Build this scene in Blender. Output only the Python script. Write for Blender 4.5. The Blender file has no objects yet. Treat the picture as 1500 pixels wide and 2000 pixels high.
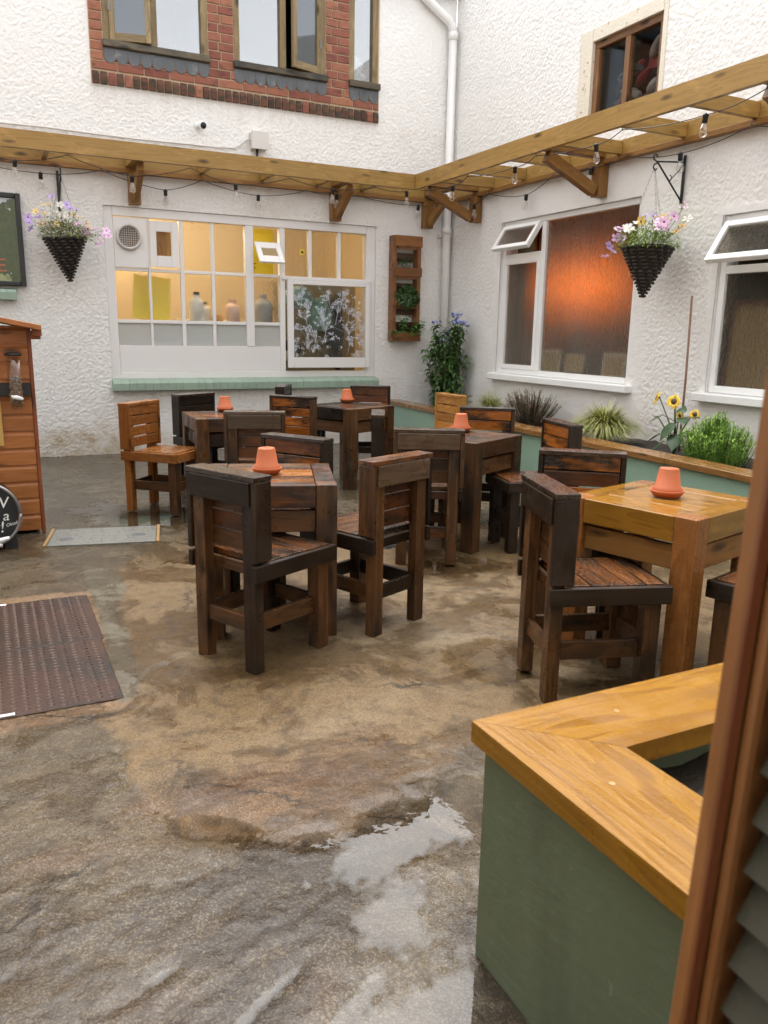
import bpy, math, random
import numpy as np
from mathutils import Vector, Matrix, Euler

# ------------------------------------------------------------------ camera, sky, sun, exposure
S = bpy.context.scene
COL = S.collection
rad = math.radians
rng = random.Random(7)

def make_camera():
    yaw, pitch, roll = rad(26.47041), rad(12.75711), rad(1.00899)
    fwd = Vector((math.sin(yaw) * math.cos(pitch), math.cos(yaw) * math.cos(pitch), -math.sin(pitch)))
    right = Vector((math.cos(yaw), -math.sin(yaw), 0))
    up = right.cross(fwd)
    r = right * math.cos(roll) + up * math.sin(roll)
    u = -right * math.sin(roll) + up * math.cos(roll)
    m = Matrix((r, u, -fwd)).transposed().to_4x4()
    m.translation = Vector((-5.12620, -8.66558, 1.3))
    cd = bpy.data.cameras.new('camera')
    cd.sensor_fit = 'VERTICAL'; cd.sensor_height = 36.0; cd.sensor_width = 27.0
    cd.lens = 1560.686 / 2000 * 36.0
    cd.clip_start = 0.05; cd.clip_end = 400
    cd.dof.use_dof = True; cd.dof.focus_distance = 4.6; cd.dof.aperture_fstop = 7.0
    o = bpy.data.objects.new('camera', cd); COL.objects.link(o); o.matrix_world = m
    S.camera = o
make_camera()

SUN_EL, SUN_AZ = rad(68), rad(20)       # azimuth of the light source, clockwise from +Y
W = bpy.data.worlds.new('World'); S.world = W; W.use_nodes = True
nt = W.node_tree; nt.nodes.clear()
sky = nt.nodes.new('ShaderNodeTexSky'); sky.sky_type = 'NISHITA'; sky.sun_disc = False
sky.sun_elevation = SUN_EL; sky.sun_rotation = SUN_AZ; sky.air_density = 1.0; sky.dust_density = 3.0; sky.ozone_density = 1.0
hs = nt.nodes.new('ShaderNodeHueSaturation'); hs.inputs['Saturation'].default_value = 0.12
bg = nt.nodes.new('ShaderNodeBackground'); bg.inputs['Strength'].default_value = 0.15
wo = nt.nodes.new('ShaderNodeOutputWorld')
nt.links.new(sky.outputs[0], hs.inputs['Color']); nt.links.new(hs.outputs[0], bg.inputs['Color']); nt.links.new(bg.outputs[0], wo.inputs[0])
sl = bpy.data.lights.new('sun', 'SUN'); sl.energy = 0.5; sl.angle = rad(90); sl.color = (1.0, 0.94, 0.86)
so = bpy.data.objects.new('sun', sl); COL.objects.link(so)
sd = Vector((math.sin(SUN_AZ) * math.cos(SUN_EL), math.cos(SUN_AZ) * math.cos(SUN_EL), math.sin(SUN_EL)))
so.rotation_euler = (-sd).to_track_quat('-Z', 'Y').to_euler(); so.location = sd * 30
S.view_settings.view_transform = 'Standard'; S.view_settings.look = 'None'
S.view_settings.exposure = 2.06; S.view_settings.gamma = 1.0; S.view_settings.use_curve_mapping = False
S.cycles.use_denoising = True
S.cycles.caustics_reflective = False; S.cycles.caustics_refractive = True; S.cycles.blur_glossy = 1.0
S.cycles.max_bounces = 10; S.cycles.diffuse_bounces = 4; S.cycles.glossy_bounces = 4; S.cycles.transmission_bounces = 8; S.cycles.transparent_max_bounces = 8
S.cycles.sample_clamp_indirect = 4.0

# ------------------------------------------------------------------ object helpers
def T(name, label, cat, loc=(0, 0, 0), rz=0.0, group=None):
    o = bpy.data.objects.new(name, None); COL.objects.link(o); o.empty_display_size = 0.1
    o.location = loc; o.rotation_euler = (0, 0, rz); tag(o, label, cat, group); return o
def tag(o, label=None, cat=None, group=None, kind=None):
    if label: o['label'] = label
    if cat: o['category'] = cat
    if group: o['group'] = group
    if kind: o['kind'] = kind
    return o
def link(name, me, m=None, parent=None, loc=None, rot=None, kind=None):
    o = bpy.data.objects.new(name, me); COL.objects.link(o)
    if parent: o.parent = parent
    if loc is not None: o.location = loc
    if rot is not None: o.rotation_euler = rot
    if m is not None:
        if not me.materials: me.materials.append(m)
        elif me.materials[0] != m:
            o.material_slots[0].link = 'OBJECT'; o.material_slots[0].material = m
    if kind: o['kind'] = kind
    return o
def copy_tree(src, parent=None):
    c = src.copy(); COL.objects.link(c)
    if parent: c.parent = parent
    for ch in list(src.children): copy_tree(ch, c)
    return c

class MB:
    def __init__(s): s.v = []; s.f = []
    def add(s, vs, fs):
        n = len(s.v); s.v += [tuple(p) for p in vs]; s.f += [tuple(i + n for i in f) for f in fs]; return s
    def box(s, a, b):
        x0, y0, z0 = [min(p, q) for p, q in zip(a, b)]; x1, y1, z1 = [max(p, q) for p, q in zip(a, b)]
        return s.add([(x0, y0, z0), (x1, y0, z0), (x1, y1, z0), (x0, y1, z0), (x0, y0, z1), (x1, y0, z1), (x1, y1, z1), (x0, y1, z1)],
                     [(0, 3, 2, 1), (4, 5, 6, 7), (0, 1, 5, 4), (1, 2, 6, 5), (2, 3, 7, 6), (3, 0, 4, 7)])
    def tube(s, pts, r, n=8, caps=True):
        pts = [Vector(p) for p in pts]; rs = r if isinstance(r, (list, tuple)) else [r] * len(pts)
        base = len(s.v); ref = None
        for i, p in enumerate(pts):
            d = (pts[min(i + 1, len(pts) - 1)] - pts[max(i - 1, 0)])
            d = d.normalized() if d.length > 1e-9 else Vector((0, 0, 1))
            if ref is None: ref = d.orthogonal().normalized()
            a = (ref - d * ref.dot(d)); a = a.normalized() if a.length > 1e-6 else d.orthogonal().normalized(); ref = a
            b = d.cross(a)
            for k in range(n):
                t = 2 * math.pi * k / n; s.v.append(tuple(p + (a * math.cos(t) + b * math.sin(t)) * rs[i]))
        for i in range(len(pts) - 1):
            for k in range(n):
                q = base + i * n; s.f.append((q + k, q + (k + 1) % n, q + n + (k + 1) % n, q + n + k))
        if caps:
            s.f.append(tuple(base + k for k in reversed(range(n)))); e = base + (len(pts) - 1) * n; s.f.append(tuple(e + k for k in range(n)))
        return s
    def lathe(s, prof, n=24, c=(0, 0, 0)):
        base = len(s.v)
        for r, z in prof:
            for k in range(n):
                t = 2 * math.pi * k / n; s.v.append((c[0] + r * math.cos(t), c[1] + r * math.sin(t), c[2] + z))
        for i in range(len(prof) - 1):
            for k in range(n):
                q = base + i * n; s.f.append((q + k, q + (k + 1) % n, q + n + (k + 1) % n, q + n + k))
        if prof[0][0] > 1e-6: s.f.append(tuple(base + k for k in reversed(range(n))))
        if prof[-1][0] > 1e-6: s.f.append(tuple(base + (len(prof) - 1) * n + k for k in range(n)))
        return s
    def prism(s, poly, y0, y1):       # polygon in (x, z), extruded along y
        n = len(poly)
        vs = [(p[0], y0, p[1]) for p in poly] + [(p[0], y1, p[1]) for p in poly]
        fs = [tuple(range(n)), tuple(reversed(range(n, 2 * n)))] + [(i, i + n, (i + 1) % n + n, (i + 1) % n) for i in range(n)]
        return s.add(vs, fs)
    def leaf(s, p, d, up, L, w, bend=0.2):
        p = Vector(p); d = Vector(d).normalized(); up = Vector(up); sd = d.cross(up)
        sd = sd.normalized() if sd.length > 1e-5 else d.orthogonal().normalized(); nn = sd.cross(d)
        a = p + d * L * 0.45 + nn * L * bend * 0.35; e = p + d * L - nn * L * bend
        return s.add([p, a + sd * w * .5 - nn * w * .12, a, a - sd * w * .5 - nn * w * .12, e], [(0, 1, 2), (0, 2, 3), (1, 4, 2), (2, 4, 3)])
    def ball(s, c, r, n=8, m=6):
        prof = [(max(1e-7, math.sin(math.pi * i / m)), -math.cos(math.pi * i / m)) for i in range(m + 1)]
        base = len(s.v); rr = r if isinstance(r, (tuple, list)) else (r, r, r)
        for q, z in prof:
            for k in range(n):
                t = 2 * math.pi * k / n; s.v.append((c[0] + rr[0] * q * math.cos(t), c[1] + rr[1] * q * math.sin(t), c[2] + rr[2] * z))
        for i in range(m):
            for k in range(n):
                q = base + i * n; s.f.append((q + k, q + (k + 1) % n, q + n + (k + 1) % n, q + n + k))
        return s
    def mesh(s, name, smooth=False):
        me = bpy.data.meshes.new(name); me.from_pydata(s.v, [], s.f)
        if smooth: me.polygons.foreach_set('use_smooth', [True] * len(me.polygons))
        me.update(); return me
    def build(s, name, m, parent=None, smooth=False, loc=None, rot=None, kind=None):
        return link(name, s.mesh(name, smooth), m, parent, loc, rot, kind)

_cb = {}
def chamfer_mesh(lx, ly, lz, c=0.003):
    c = c * .55 if lx < 1.0 else c
    key = (round(lx, 4), round(ly, 4), round(lz, 4), round(c, 4))
    if key in _cb: return _cb[key]
    c = min(c, lx * .3, ly * .3, lz * .3)
    h = (lx / 2, ly / 2, lz / 2); idx = {}; vs = []
    for sx in (-1, 1):
        for sy in (-1, 1):
            for sz in (-1, 1):
                for ax in range(3):
                    p = [sx * h[0], sy * h[1], sz * h[2]]
                    for q in range(3):
                        if q != ax: p[q] -= (sx, sy, sz)[q] * c
                    idx[(sx, sy, sz, ax)] = len(vs); vs.append(p)
    fs = []
    def orient(f):
        a, b, d = [Vector(vs[i]) for i in f[:3]]
        n = (b - a).cross(d - a); ce = sum((Vector(vs[i]) for i in f), Vector()) / len(f)
        fs.append(tuple(f) if n.dot(ce) > 0 else tuple(reversed(f)))
    for ax in range(3):
        o = [q for q in range(3) if q != ax]
        for sg in (-1, 1):
            def k(s1, s2):
                t = [0, 0, 0]; t[ax] = sg; t[o[0]] = s1; t[o[1]] = s2; return idx[(*t, ax)]
            orient([k(-1, -1), k(1, -1), k(1, 1), k(-1, 1)])
    for ax in range(3):               # edges parallel to ax
        o = [q for q in range(3) if q != ax]
        for s1 in (-1, 1):
            for s2 in (-1, 1):
                def k(e, face):
                    t = [0, 0, 0]; t[ax] = e; t[o[0]] = s1; t[o[1]] = s2; return idx[(*t, face)]
                orient([k(-1, o[0]), k(1, o[0]), k(1, o[1]), k(-1, o[1])])
    for sx in (-1, 1):
        for sy in (-1, 1):
            for sz in (-1, 1): orient([idx[(sx, sy, sz, a)] for a in range(3)])
    me = bpy.data.meshes.new('board'); me.from_pydata(vs, [], fs); me.update(); _cb[key] = me
    return me
def board(name, parent, m, a, b, c=0.003, jit=0.0):
    """axis-aligned board from corner a to corner b (parent space); the grain runs along its longest side = local X"""
    sz = [abs(q - p) for p, q in zip(a, b)]; ce = [(p + q) / 2 for p, q in zip(a, b)]
    k = sz.index(max(sz))
    if k == 0: me = chamfer_mesh(*sz, c); rot = (0, 0, 0)
    elif k == 1: me = chamfer_mesh(sz[1], sz[0], sz[2], c); rot = (0, 0, math.pi / 2)
    else: me = chamfer_mesh(sz[2], sz[1], sz[0], c); rot = (0, -math.pi / 2, 0)
    o = link(name, me, m, parent, ce, rot)
    if jit:
        o.rotation_euler = Euler((rot[0] + rng.uniform(-jit, jit), rot[1] + rng.uniform(-jit, jit), rot[2] + rng.uniform(-jit, jit)))
    return o
def strut(name, parent, m, p, q, w, t, up=(0, 0, 1), c=0.003):
    """board between two points: local X along it, local Y = width w, local Z = thickness t towards up"""
    p, q = Vector(p), Vector(q); x = (q - p); L = x.length; x.normalize(); up = Vector(up)
    y = up.cross(x).normalized(); z = x.cross(y)
    o = link(name, chamfer_mesh(L, w, t, c), m, parent)
    mm = Matrix((x, y, z)).transposed().to_4x4(); mm.translation = (p + q) / 2
    o.matrix_local = mm
    return o

# ------------------------------------------------------------------ materials
def new_mat(name):
    m = bpy.data.materials.new(name); m.use_nodes = True; t = m.node_tree; t.nodes.clear()
    return m, t
class N:
    def __init__(s, t): s.t = t
    def __call__(s, kind, ins=None, **kw):
        n = s.t.nodes.new('ShaderNode' + kind)
        for k, v in kw.items(): setattr(n, k, v)
        for k, v in (ins or {}).items():
            if isinstance(v, bpy.types.NodeSocket): s.t.links.new(v, n.inputs[k])
            else: n.inputs[k].default_value = v
        return n
    def math(s, op, a, b=None, clamp=False):
        n = s.t.nodes.new('ShaderNodeMath'); n.operation = op; n.use_clamp = clamp
        for i, v in enumerate((a, b)):
            if v is None: continue
            if isinstance(v, bpy.types.NodeSocket): s.t.links.new(v, n.inputs[i])
            else: n.inputs[i].default_value = v
        return n.outputs[0]
    def vscale(s, v, sc):
        n = s.t.nodes.new('ShaderNodeVectorMath'); n.operation = 'MULTIPLY'; s.t.links.new(v, n.inputs[0]); n.inputs[1].default_value = sc
        return n.outputs[0]
    def vadd(s, a, b):
        n = s.t.nodes.new('ShaderNodeVectorMath'); n.operation = 'ADD'; s.t.links.new(a, n.inputs[0]); s.t.links.new(b, n.inputs[1]); return n.outputs[0]
    def noise(s, v, scale, detail=3.0, rough=0.5, dist=0.0):
        n = s.t.nodes.new('ShaderNodeTexNoise'); s.t.links.new(v, n.inputs['Vector'])
        n.inputs['Scale'].default_value = scale; n.inputs['Detail'].default_value = detail; n.inputs['Roughness'].default_value = rough; n.inputs['Distortion'].default_value = dist
        return n.outputs[0]
    def ramp(s, f, stops, interp='LINEAR'):
        n = s.t.nodes.new('ShaderNodeValToRGB'); s.t.links.new(f, n.inputs[0]); cr = n.color_ramp; cr.interpolation = interp
        while len(cr.elements) < len(stops): cr.elements.new(0.5)
        for e, (p, c) in zip(cr.elements, stops):
            e.position = p; e.color = (c, c, c, 1) if isinstance(c, (int, float)) else (*c, 1)
        return n.outputs[0]
    def mix(s, f, a, b, mode='MIX'):
        n = s.t.nodes.new('ShaderNodeMix'); n.data_type = 'RGBA'; n.blend_type = mode
        for k, v in ((0, f), (6, a), (7, b)):
            if isinstance(v, bpy.types.NodeSocket): s.t.links.new(v, n.inputs[k])
            elif k == 0: n.inputs[0].default_value = v
            else: n.inputs[k].default_value = (*v, 1) if len(v) == 3 else v
        return n.outputs[2]
    def bump(s, h, strength, dist=0.01, prev=None):
        n = s.t.nodes.new('ShaderNodeBump'); s.t.links.new(h, n.inputs['Height']); n.inputs['Distance'].default_value = dist
        if isinstance(strength, bpy.types.NodeSocket): s.t.links.new(strength, n.inputs['Strength'])
        else: n.inputs['Strength'].default_value = strength
        if prev: s.t.links.new(prev, n.inputs['Normal'])
        return n.outputs[0]
    def coords(s, spread=60.0):
        tc = s.t.nodes.new('ShaderNodeTexCoord'); oi = s.t.nodes.new('ShaderNodeObjectInfo')
        cx = s('CombineXYZ', {0: s.math('MULTIPLY', oi.outputs['Random'], spread), 1: s.math('MULTIPLY', oi.outputs['Random'], spread * .37), 2: s.math('MULTIPLY', oi.outputs['Random'], spread * 1.7)})
        return s.vadd(tc.outputs['Object'], cx.outputs[0]), oi.outputs['Random'], tc.outputs['Object']
    def out(s, col, rough=0.5, normal=None, metal=0.0, spec=0.5, **kw):
        p = s.t.nodes.new('ShaderNodeBsdfPrincipled'); o = s.t.nodes.new('ShaderNodeOutputMaterial')
        def setin(k, v):
            if isinstance(v, bpy.types.NodeSocket): s.t.links.new(v, p.inputs[k])
            elif k == 'Base Color': p.inputs[k].default_value = (*v, 1)
            else: p.inputs[k].default_value = v
        setin('Base Color', col); setin('Roughness', rough); setin('Metallic', metal); setin('Specular IOR Level', spec)
        if normal: s.t.links.new(normal, p.inputs['Normal'])
        for k, v in kw.items(): setin(k, v)
        s.t.links.new(p.outputs[0], o.inputs[0]); return p

def plain(name, col, rough=0.5, var=0.12, scale=6, bump=0.0, bscale=60, metal=0.0, spec=0.5, rvar=0.0, dirt=None, dscale=3, dlo=.55, dhi=.75):
    m, t = new_mat(name); n = N(t); v, r, _ = n.coords()
    f = n.noise(v, scale, 4, .6)
    c = n.mix(f, tuple(q * (1 - var) for q in col), tuple(min(1, q * (1 + var)) for q in col))
    if rvar:
        hv = n('HueSaturation', {'Color': c, 'Value': n.math('ADD', n.math('MULTIPLY', r, 2 * rvar), 1 - rvar)}); c = hv.outputs[0]
    if dirt: c = n.mix(n.ramp(n.noise(v, dscale, 5, .65), [(dlo, 0.0), (dhi, 1.0)]), c, dirt)
    nm = n.bump(n.noise(v, bscale, 3, .6), bump, .01) if bump else None
    n.out(c, rough, nm, metal, spec); return m

def wood(name, dark, light, stain=(0.02, 0.014, 0.01), st_lo=.52, st_hi=.66, rough=(.25, .55), var=.25, knots=True, bump=.25, stscale=1.0, dgrain=.6, pale=.45, drop=.09, spec=.36, kn=((4.2, 13, 13), .62, .08, .2, .3)):
    """sawn boards, grain along local X; stain = weathered dark blotches, stretched with the grain"""
    m, t = new_mat(name); n = N(t); v, r, ob = n.coords()
    fine = n.noise(n.vscale(v, (3, 70, 70)), 1.0, 4, .6)
    broad = n.noise(n.vscale(v, (1.1, 11, 11)), 1.0, 2, .5, .8)
    rings = n.math('FRACT', n.math('MULTIPLY', broad, 7.0))
    rings = n.ramp(rings, [(0, 0.15), (.55, .75), (.9, 1.0), (1, .1)])
    g = n.math('ADD', n.math('MULTIPLY', rings, dgrain), n.math('MULTIPLY', fine, 1 - dgrain))
    c = n.mix(g, dark, light)
    if knots:
        vo = t.nodes.new('ShaderNodeTexVoronoi'); vo.feature = 'F1'; t.links.new(n.vscale(v, kn[0]), vo.inputs['Vector']); vo.inputs['Scale'].default_value = 1.0
        pick = n.math('GREATER_THAN', n('SeparateColor', {0: vo.outputs['Color']}).outputs[0], kn[1])
        kn = n.math('MULTIPLY', n.ramp(vo.outputs['Distance'], [(kn[2], 1.0), (kn[3], 0.55), (kn[4], 0.0)]), pick)
        c = n.mix(kn, c, tuple(q * .28 for q in dark))
    st = n.noise(n.vscale(v, (2.6 * stscale, 9 * stscale, 9 * stscale)), 1.0, 5, .62)
    c = n.mix(n.ramp(st, [(st_lo, 0.0), (st_hi, 1.0)]), c, stain)
    pl = n.noise(n.vscale(v, (5, 14, 14)), 1.0, 4, .6)
    c = n.mix(n.ramp(pl, [(.56, 0.0), (.78, pale)]), c, tuple(min(1, q * 1.7 + .02) for q in light))
    hv = n('HueSaturation', {'Color': c, 'Value': n.math('ADD', n.math('MULTIPLY', r, 2 * var), 1 - var)})
    wet = n.noise(v, 9, 3, .6)
    ro = n.ramp(wet, [(.35, rough[0]), (.65, rough[1])])
    drops = n.ramp(n.noise(v, 90, 2, .5), [(.55, 0.0), (.62, 1.0)])
    nm = n.bump(fine, bump, .004)
    nm = n.bump(drops, drop, .0022, nm)
    n.out(hv.outputs[0], ro, nm, spec=spec); return m

MW = {}
MW['brown'] = wood('wood_brown', (.028, .0120, .0050), (.118, .051, .017), st_lo=.48, st_hi=.68, var=.38)
MW['dark'] = wood('wood_dark', (.0075, .0045, .0028), (.027, .0145, .0075), st_lo=.5, st_hi=.7, var=.4, spec=.28)
MW['grey'] = wood('wood_grey', (.034, .020, .011), (.090, .054, .029), st_lo=.6, st_hi=.8)
MW['worn'] = wood('wood_worn', (.17, .046, .006), (.36, .115, .016), st_lo=.45, st_hi=.58, rough=(.06, .3), spec=.5, drop=.4)
MW['rust'] = wood('wood_rust', (.060, .019, .006), (.130, .042, .012), st_lo=.44, st_hi=.62)
MW['orange'] = wood('wood_orange', (.155, .056, .013), (.28, .110, .030), st_lo=.64, st_hi=.8, stain=(.05, .025, .012), rough=(.10, .36), drop=.25)
MW['darkwet'] = wood('wood_dark_wet', (.012, .0065, .0035), (.040, .021, .010), st_lo=.5, st_hi=.7, var=.35, rough=(.05, .28), spec=.5, drop=.6)
MW['greywet'] = wood('wood_grey_wet', (.036, .021, .012), (.095, .058, .032), st_lo=.58, st_hi=.75, rough=(.05, .28), spec=.5, drop=.6)
MW['honey'] = wood('wood_honey', (.27, .115, .025), (.42, .20, .05), st_lo=.66, st_hi=.82, stain=(.07, .03, .012), rough=(.2, .45))
MW['seat'] = wood('wood_seat', (.045, .017, .006), (.17, .058, .014), st_lo=.46, st_hi=.6, rough=(.04, .24), spec=.5, drop=.6)
MW['yellow'] = wood('wood_yellow', (.16, .068, .008), (.29, .138, .018), st_lo=.70, st_hi=.9, stain=(.12, .06, .025), rough=(.05, .24), var=.1, spec=.5, drop=.16)
MW['cap'] = wood('wood_cap', (.135, .052, .003), (.275, .130, .009), st_lo=.72, st_hi=.92, stain=(.16, .075, .025), rough=(.14, .4), var=.05, dgrain=.62, pale=.2, kn=((5, 7.5, 7.5), .80, .05, .10, .16))
MW['capedge'] = wood('wood_wet_cap', (.15, .070, .020), (.27, .135, .045), st_lo=.60, st_hi=.85, stain=(.14, .08, .04), rough=(.08, .35), var=.08)
MW['pergola'] = wood('wood_pergola', (.25, .142, .034), (.40, .235, .066), st_lo=.68, st_hi=.9, stain=(.16, .085, .03), rough=(.35, .6), var=.12)
MW['brace'] = wood('wood_brace', (.16, .074, .018), (.28, .135, .036), st_lo=.62, st_hi=.85, stain=(.09, .045, .018), rough=(.35, .6), var=.12)
MW['shed'] = wood('wood_shed', (.26, .088, .022), (.38, .140, .040), st_lo=.72, st_hi=.85, stain=(.12, .035, .012), rough=(.35, .55), var=.1)
MW['shedtrim'] = wood('wood_shed_trim', (.16, .042, .014), (.26, .07, .022), st_lo=.75, st_hi=.9, rough=(.35, .55), var=.1)
MW['pallet'] = wood('wood_pallet', (.13, .050, .017), (.25, .105, .036), st_lo=.58, st_hi=.75, stain=(.05, .024, .012))
MW['window'] = wood('wood_window', (.15, .105, .052), (.29, .21, .105), st_lo=.58, st_hi=.82, stain=(.10, .062, .02), rough=(.5, .7), var=.12)
MW['winbrown'] = wood('wood_window_brown', (.12, .055, .022), (.24, .12, .05), st_lo=.6, st_hi=.85, stain=(.2, .15, .1), rough=(.5, .7))
MW['sill'] = wood('wood_sill', (.05, .042, .028), (.13, .10, .06), st_lo=.5, st_hi=.7, stain=(.03, .028, .022), rough=(.3, .6))
MW['door'] = wood('wood_door_stile', (.18, .070, .020), (.24, .100, .032), st_lo=.8, st_hi=.98, stain=(.12, .045, .015), rough=(.35, .5), var=.05, knots=False, bump=.08)
MW['doorred'] = wood('wood_door_bead', (.12, .034, .013), (.16, .048, .018), st_lo=.8, st_hi=.98, rough=(.35, .5), var=.05, knots=False, bump=.08)

def render_mat():
    m, t = new_mat('white_roughcast'); n = N(t); v, r, ob = n.coords(0.0)
    f = n.noise(v, 1.3, 4, .6)
    c = n.mix(f, (.81, .79, .76), (.87, .853, .825))
    at = t.nodes.new('ShaderNodeAttribute'); at.attribute_name = 'stain'
    dn = n.noise(v, 7, 5, .65)
    k = n.math('MULTIPLY', at.outputs['Fac'], n.ramp(dn, [(.35, .25), (.65, 1.0)]))
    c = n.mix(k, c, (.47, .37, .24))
    # grime in the finest pits of the roughcast
    pit = n.noise(v, 95, 3, .6)
    nm = n.bump(pit, .55, .006)
    nm = n.bump(n.noise(v, 190, 2, .5), .3, .004, nm)
    n.out(c, .75, nm, spec=.3); return m
M_RENDER = render_mat()
def brick_mat(name, a, b, dark, lo, hi):
    m, t = new_mat(name); n = N(t); v, r, ob = n.coords()
    c = n.mix(n.noise(v, 22, 4, .6), a, b)
    c = n.mix(n.ramp(n.noise(n.vscale(v, (9, 9, 26)), 1.0, 4, .6), [(lo, 0.0), (hi, 1.0)]), c, dark)
    hv = n('HueSaturation', {'Color': c, 'Value': n.math('ADD', n.math('MULTIPLY', r, .5), .75), 'Hue': n.math('ADD', n.math('MULTIPLY', r, .02), .49)})
    nm = n.bump(n.noise(n.vscale(v, (60, 60, 160)), 1.0, 4, .7), .6, .006)
    n.out(hv.outputs[0], .75, nm, spec=.3); return m
M_BRICK = brick_mat('red_brick', (.235, .082, .050), (.35, .140, .090), (.12, .05, .038), .52, .75)
M_BRICKD = brick_mat('sooty_brick', (.11, .048, .030), (.18, .070, .043), (.050, .040, .027), .42, .6)
M_MORTAR = plain('mortar', (.50, .38, .25), .85, .18, 14, .4, 80)
M_MINT = plain('mint_paint', (.27, .41, .32), .45, .07, 5, .35, 45)
M_MINTB = plain('mint_paint_brick', (.29, .385, .305), .5, .08, 8, .35, 60, rvar=.06)
def sage():
    m, t = new_mat('sage_paint'); n = N(t); v, r, ob = n.coords(5.0)
    c = n.mix(n.noise(v, 2.2, 4, .6), (.080, .102, .056), (.118, .145, .085))
    c = n.mix(n.ramp(n.noise(n.vscale(v, (7, 7, 1.3)), 1.0, 5, .65), [(.52, 0.0), (.75, .55)]), c, (.058, .066, .040))
    c = n.mix(n.ramp(n.noise(v, 26, 3, .6), [(.70, 0.0), (.74, .8)]), c, (.17, .18, .13))
    nm = n.bump(n.noise(n.vscale(v, (14, 14, 50)), 1.0, 4, .6), .25, .008); nm = n.bump(n.noise(v, 5, 3, .5), .3, .02, nm)
    n.out(c, n.ramp(n.noise(v, 5, 3, .6), [(.35, .30), (.65, .5)]), nm); return m
M_GREEN = sage()
M_LOUVRE = plain('olive_louvre_paint', (.040, .037, .022), .45, .10, 8, .1, 60)
M_WHITE = plain('white_gloss_paint', (.80, .775, .76), .35, .03, 4, .06, 30)
M_UPVC = plain('white_upvc', (.85, .85, .84), .3, .02, 4, .0)
M_CREAM = plain('flaking_cream_paint', (.72, .66, .54), .6, .06, 12, .5, 55, dirt=(.30, .21, .12), dscale=12, dlo=.62, dhi=.68)
M_BLACK = plain('black_iron', (.012, .012, .013), .38, .2, 20, .2, 90)
M_RUBBER = plain('black_cable', (.014, .013, .013), .5, .1)
M_LEAD = plain('lead_sheet', (.105, .11, .115), .45, .3, 9, .35, 22, metal=.35, dirt=(.26, .26, .25), dscale=9, dlo=.6, dhi=.8)
M_PIPE = plain('painted_downpipe', (.76, .745, .725), .4, .04, 8, .08, 60, dirt=(.36, .27, .19), dscale=5, dlo=.72, dhi=.85)
M_TERRA = plain('terracotta', (.40, .092, .024), .6, .16, 9, .15, 90, rvar=.10, dirt=(.36, .14, .06), dscale=11, dlo=.58, dhi=.72)
M_SOIL = plain('soil', (.030, .021, .014), .8, .5, 30, .9, 60)
M_STEEL = plain('galvanised_tray', (.160, .160, .145), .34, .12, 9, .35, 16, metal=.1, dirt=(.10, .105, .095), dscale=6)
M_BRASS = plain('brass_edge', (.36, .22, .09), .4, .2, 20, .2, 60, metal=.4)
M_IRON = plain('rusty_iron', (.050, .024, .016), .34, .35, 7, .2, 60, metal=.25, dirt=(.028, .020, .016), dscale=3.2, dlo=.45, dhi=.6)
M_LUG = plain('pale_tread', (.175, .125, .105), .24, .25, 14, metal=.7)  # lugs coloured paler than the plate
M_GRATE = plain('drain_iron', (.03, .03, .032), .4, .2, metal=.5)
M_WICK = plain('dark_wicker', (.022, .015, .011), .55, .5, 40, .4, 120)
M_WICKL = plain('brown_wicker', (.042, .029, .020), .55, .4, 40, .4, 120)
M_STEM = plain('plant_stem', (.09, .12, .035), .6, .2)
M_WOODSTEM = plain('woody_stem', (.07, .045, .03), .7, .2)
M_FILM = plain('pale_blue_film', (.66, .71, .78), .7, .06)
M_BACKDROP = plain('beige_backdrop', (.24, .20, .13), .7, .2, 3)
M_OLIVE = plain('olive_panel', (.17, .145, .085), .7, .12, 4)
M_CANE = plain('bamboo_cane', (.22, .11, .06), .5, .2, 20)
M_BOX = plain('junction_box_plastic', (.62, .58, .54), .4, .03)
M_CAVITY = plain('unlit_room', (.055, .052, .05), .8, .2)
M_KITCHEN = plain('kitchen_wall_paint', (.68, .55, .35), .6, .06, 2)
M_SEATCLOTH = plain('grey_cloth', (.36, .355, .35), .85, .15, 14, .5, 25)
M_SLATE = plain('slate_roof', (.07, .072, .08), .5, .3, 6, .3, 30)
M_REAR = plain('bounce_white_render', (.72, .70, .66), .8, .05, 3, .4, 60)  # white so the unseen walls bounce light into the yard
M_HOUSE = plain('brown_brick_gable', (.09, .055, .04), .8, .3, 8, .4, 40)
M_ROOM = plain('orange_curtain', (.36, .115, .006), .7, .25, 9, .3, 20)
M_ROOMD = plain('umber_wall', (.20, .15, .09), .7, .15, 4)
M_KRAFT = plain('kraft_backing', (.50, .38, .21), .7, .06, 4, .1)
M_FRAMEW = plain('pale_frame', (.62, .59, .53), .5, .06)
M_FRAMED = plain('dark_frame', (.03, .032, .036), .5, .1)
M_YEL = plain('yellow_board', (.80, .60, .02), .5, .04)
M_BOTTLE = plain('white_plastic', (.74, .73, .70), .35, .04)
M_PINK = plain('pink_plastic', (.74, .50, .40), .35, .04)
M_TEAL = plain('teal_bag', (.17, .34, .33), .45, .45, 10, .5, 20, dirt=(.42, .48, .48), dscale=7, dlo=.5, dhi=.6)
M_COAT = plain('dark_coat', (.018, .02, .022), .8, .3, 10)
M_BLUE = plain('blue_cloth', (.025, .07, .24), .6, .2, 12)
M_ORG = plain('orange_tub', (.72, .34, .05), .5, .05)
M_TOWEL = plain('white_towel', (.74, .74, .73), .9, .08, 14, .5, 40)
M_RED = plain('red_cloth', (.22, .02, .02), .8, .2, 12)
M_TOYG = plain('pale_plush', (.26, .24, .21), .9, .2, 12)
M_TOYD = plain('dark_plush', (.05, .05, .05), .9, .2, 12)
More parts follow.
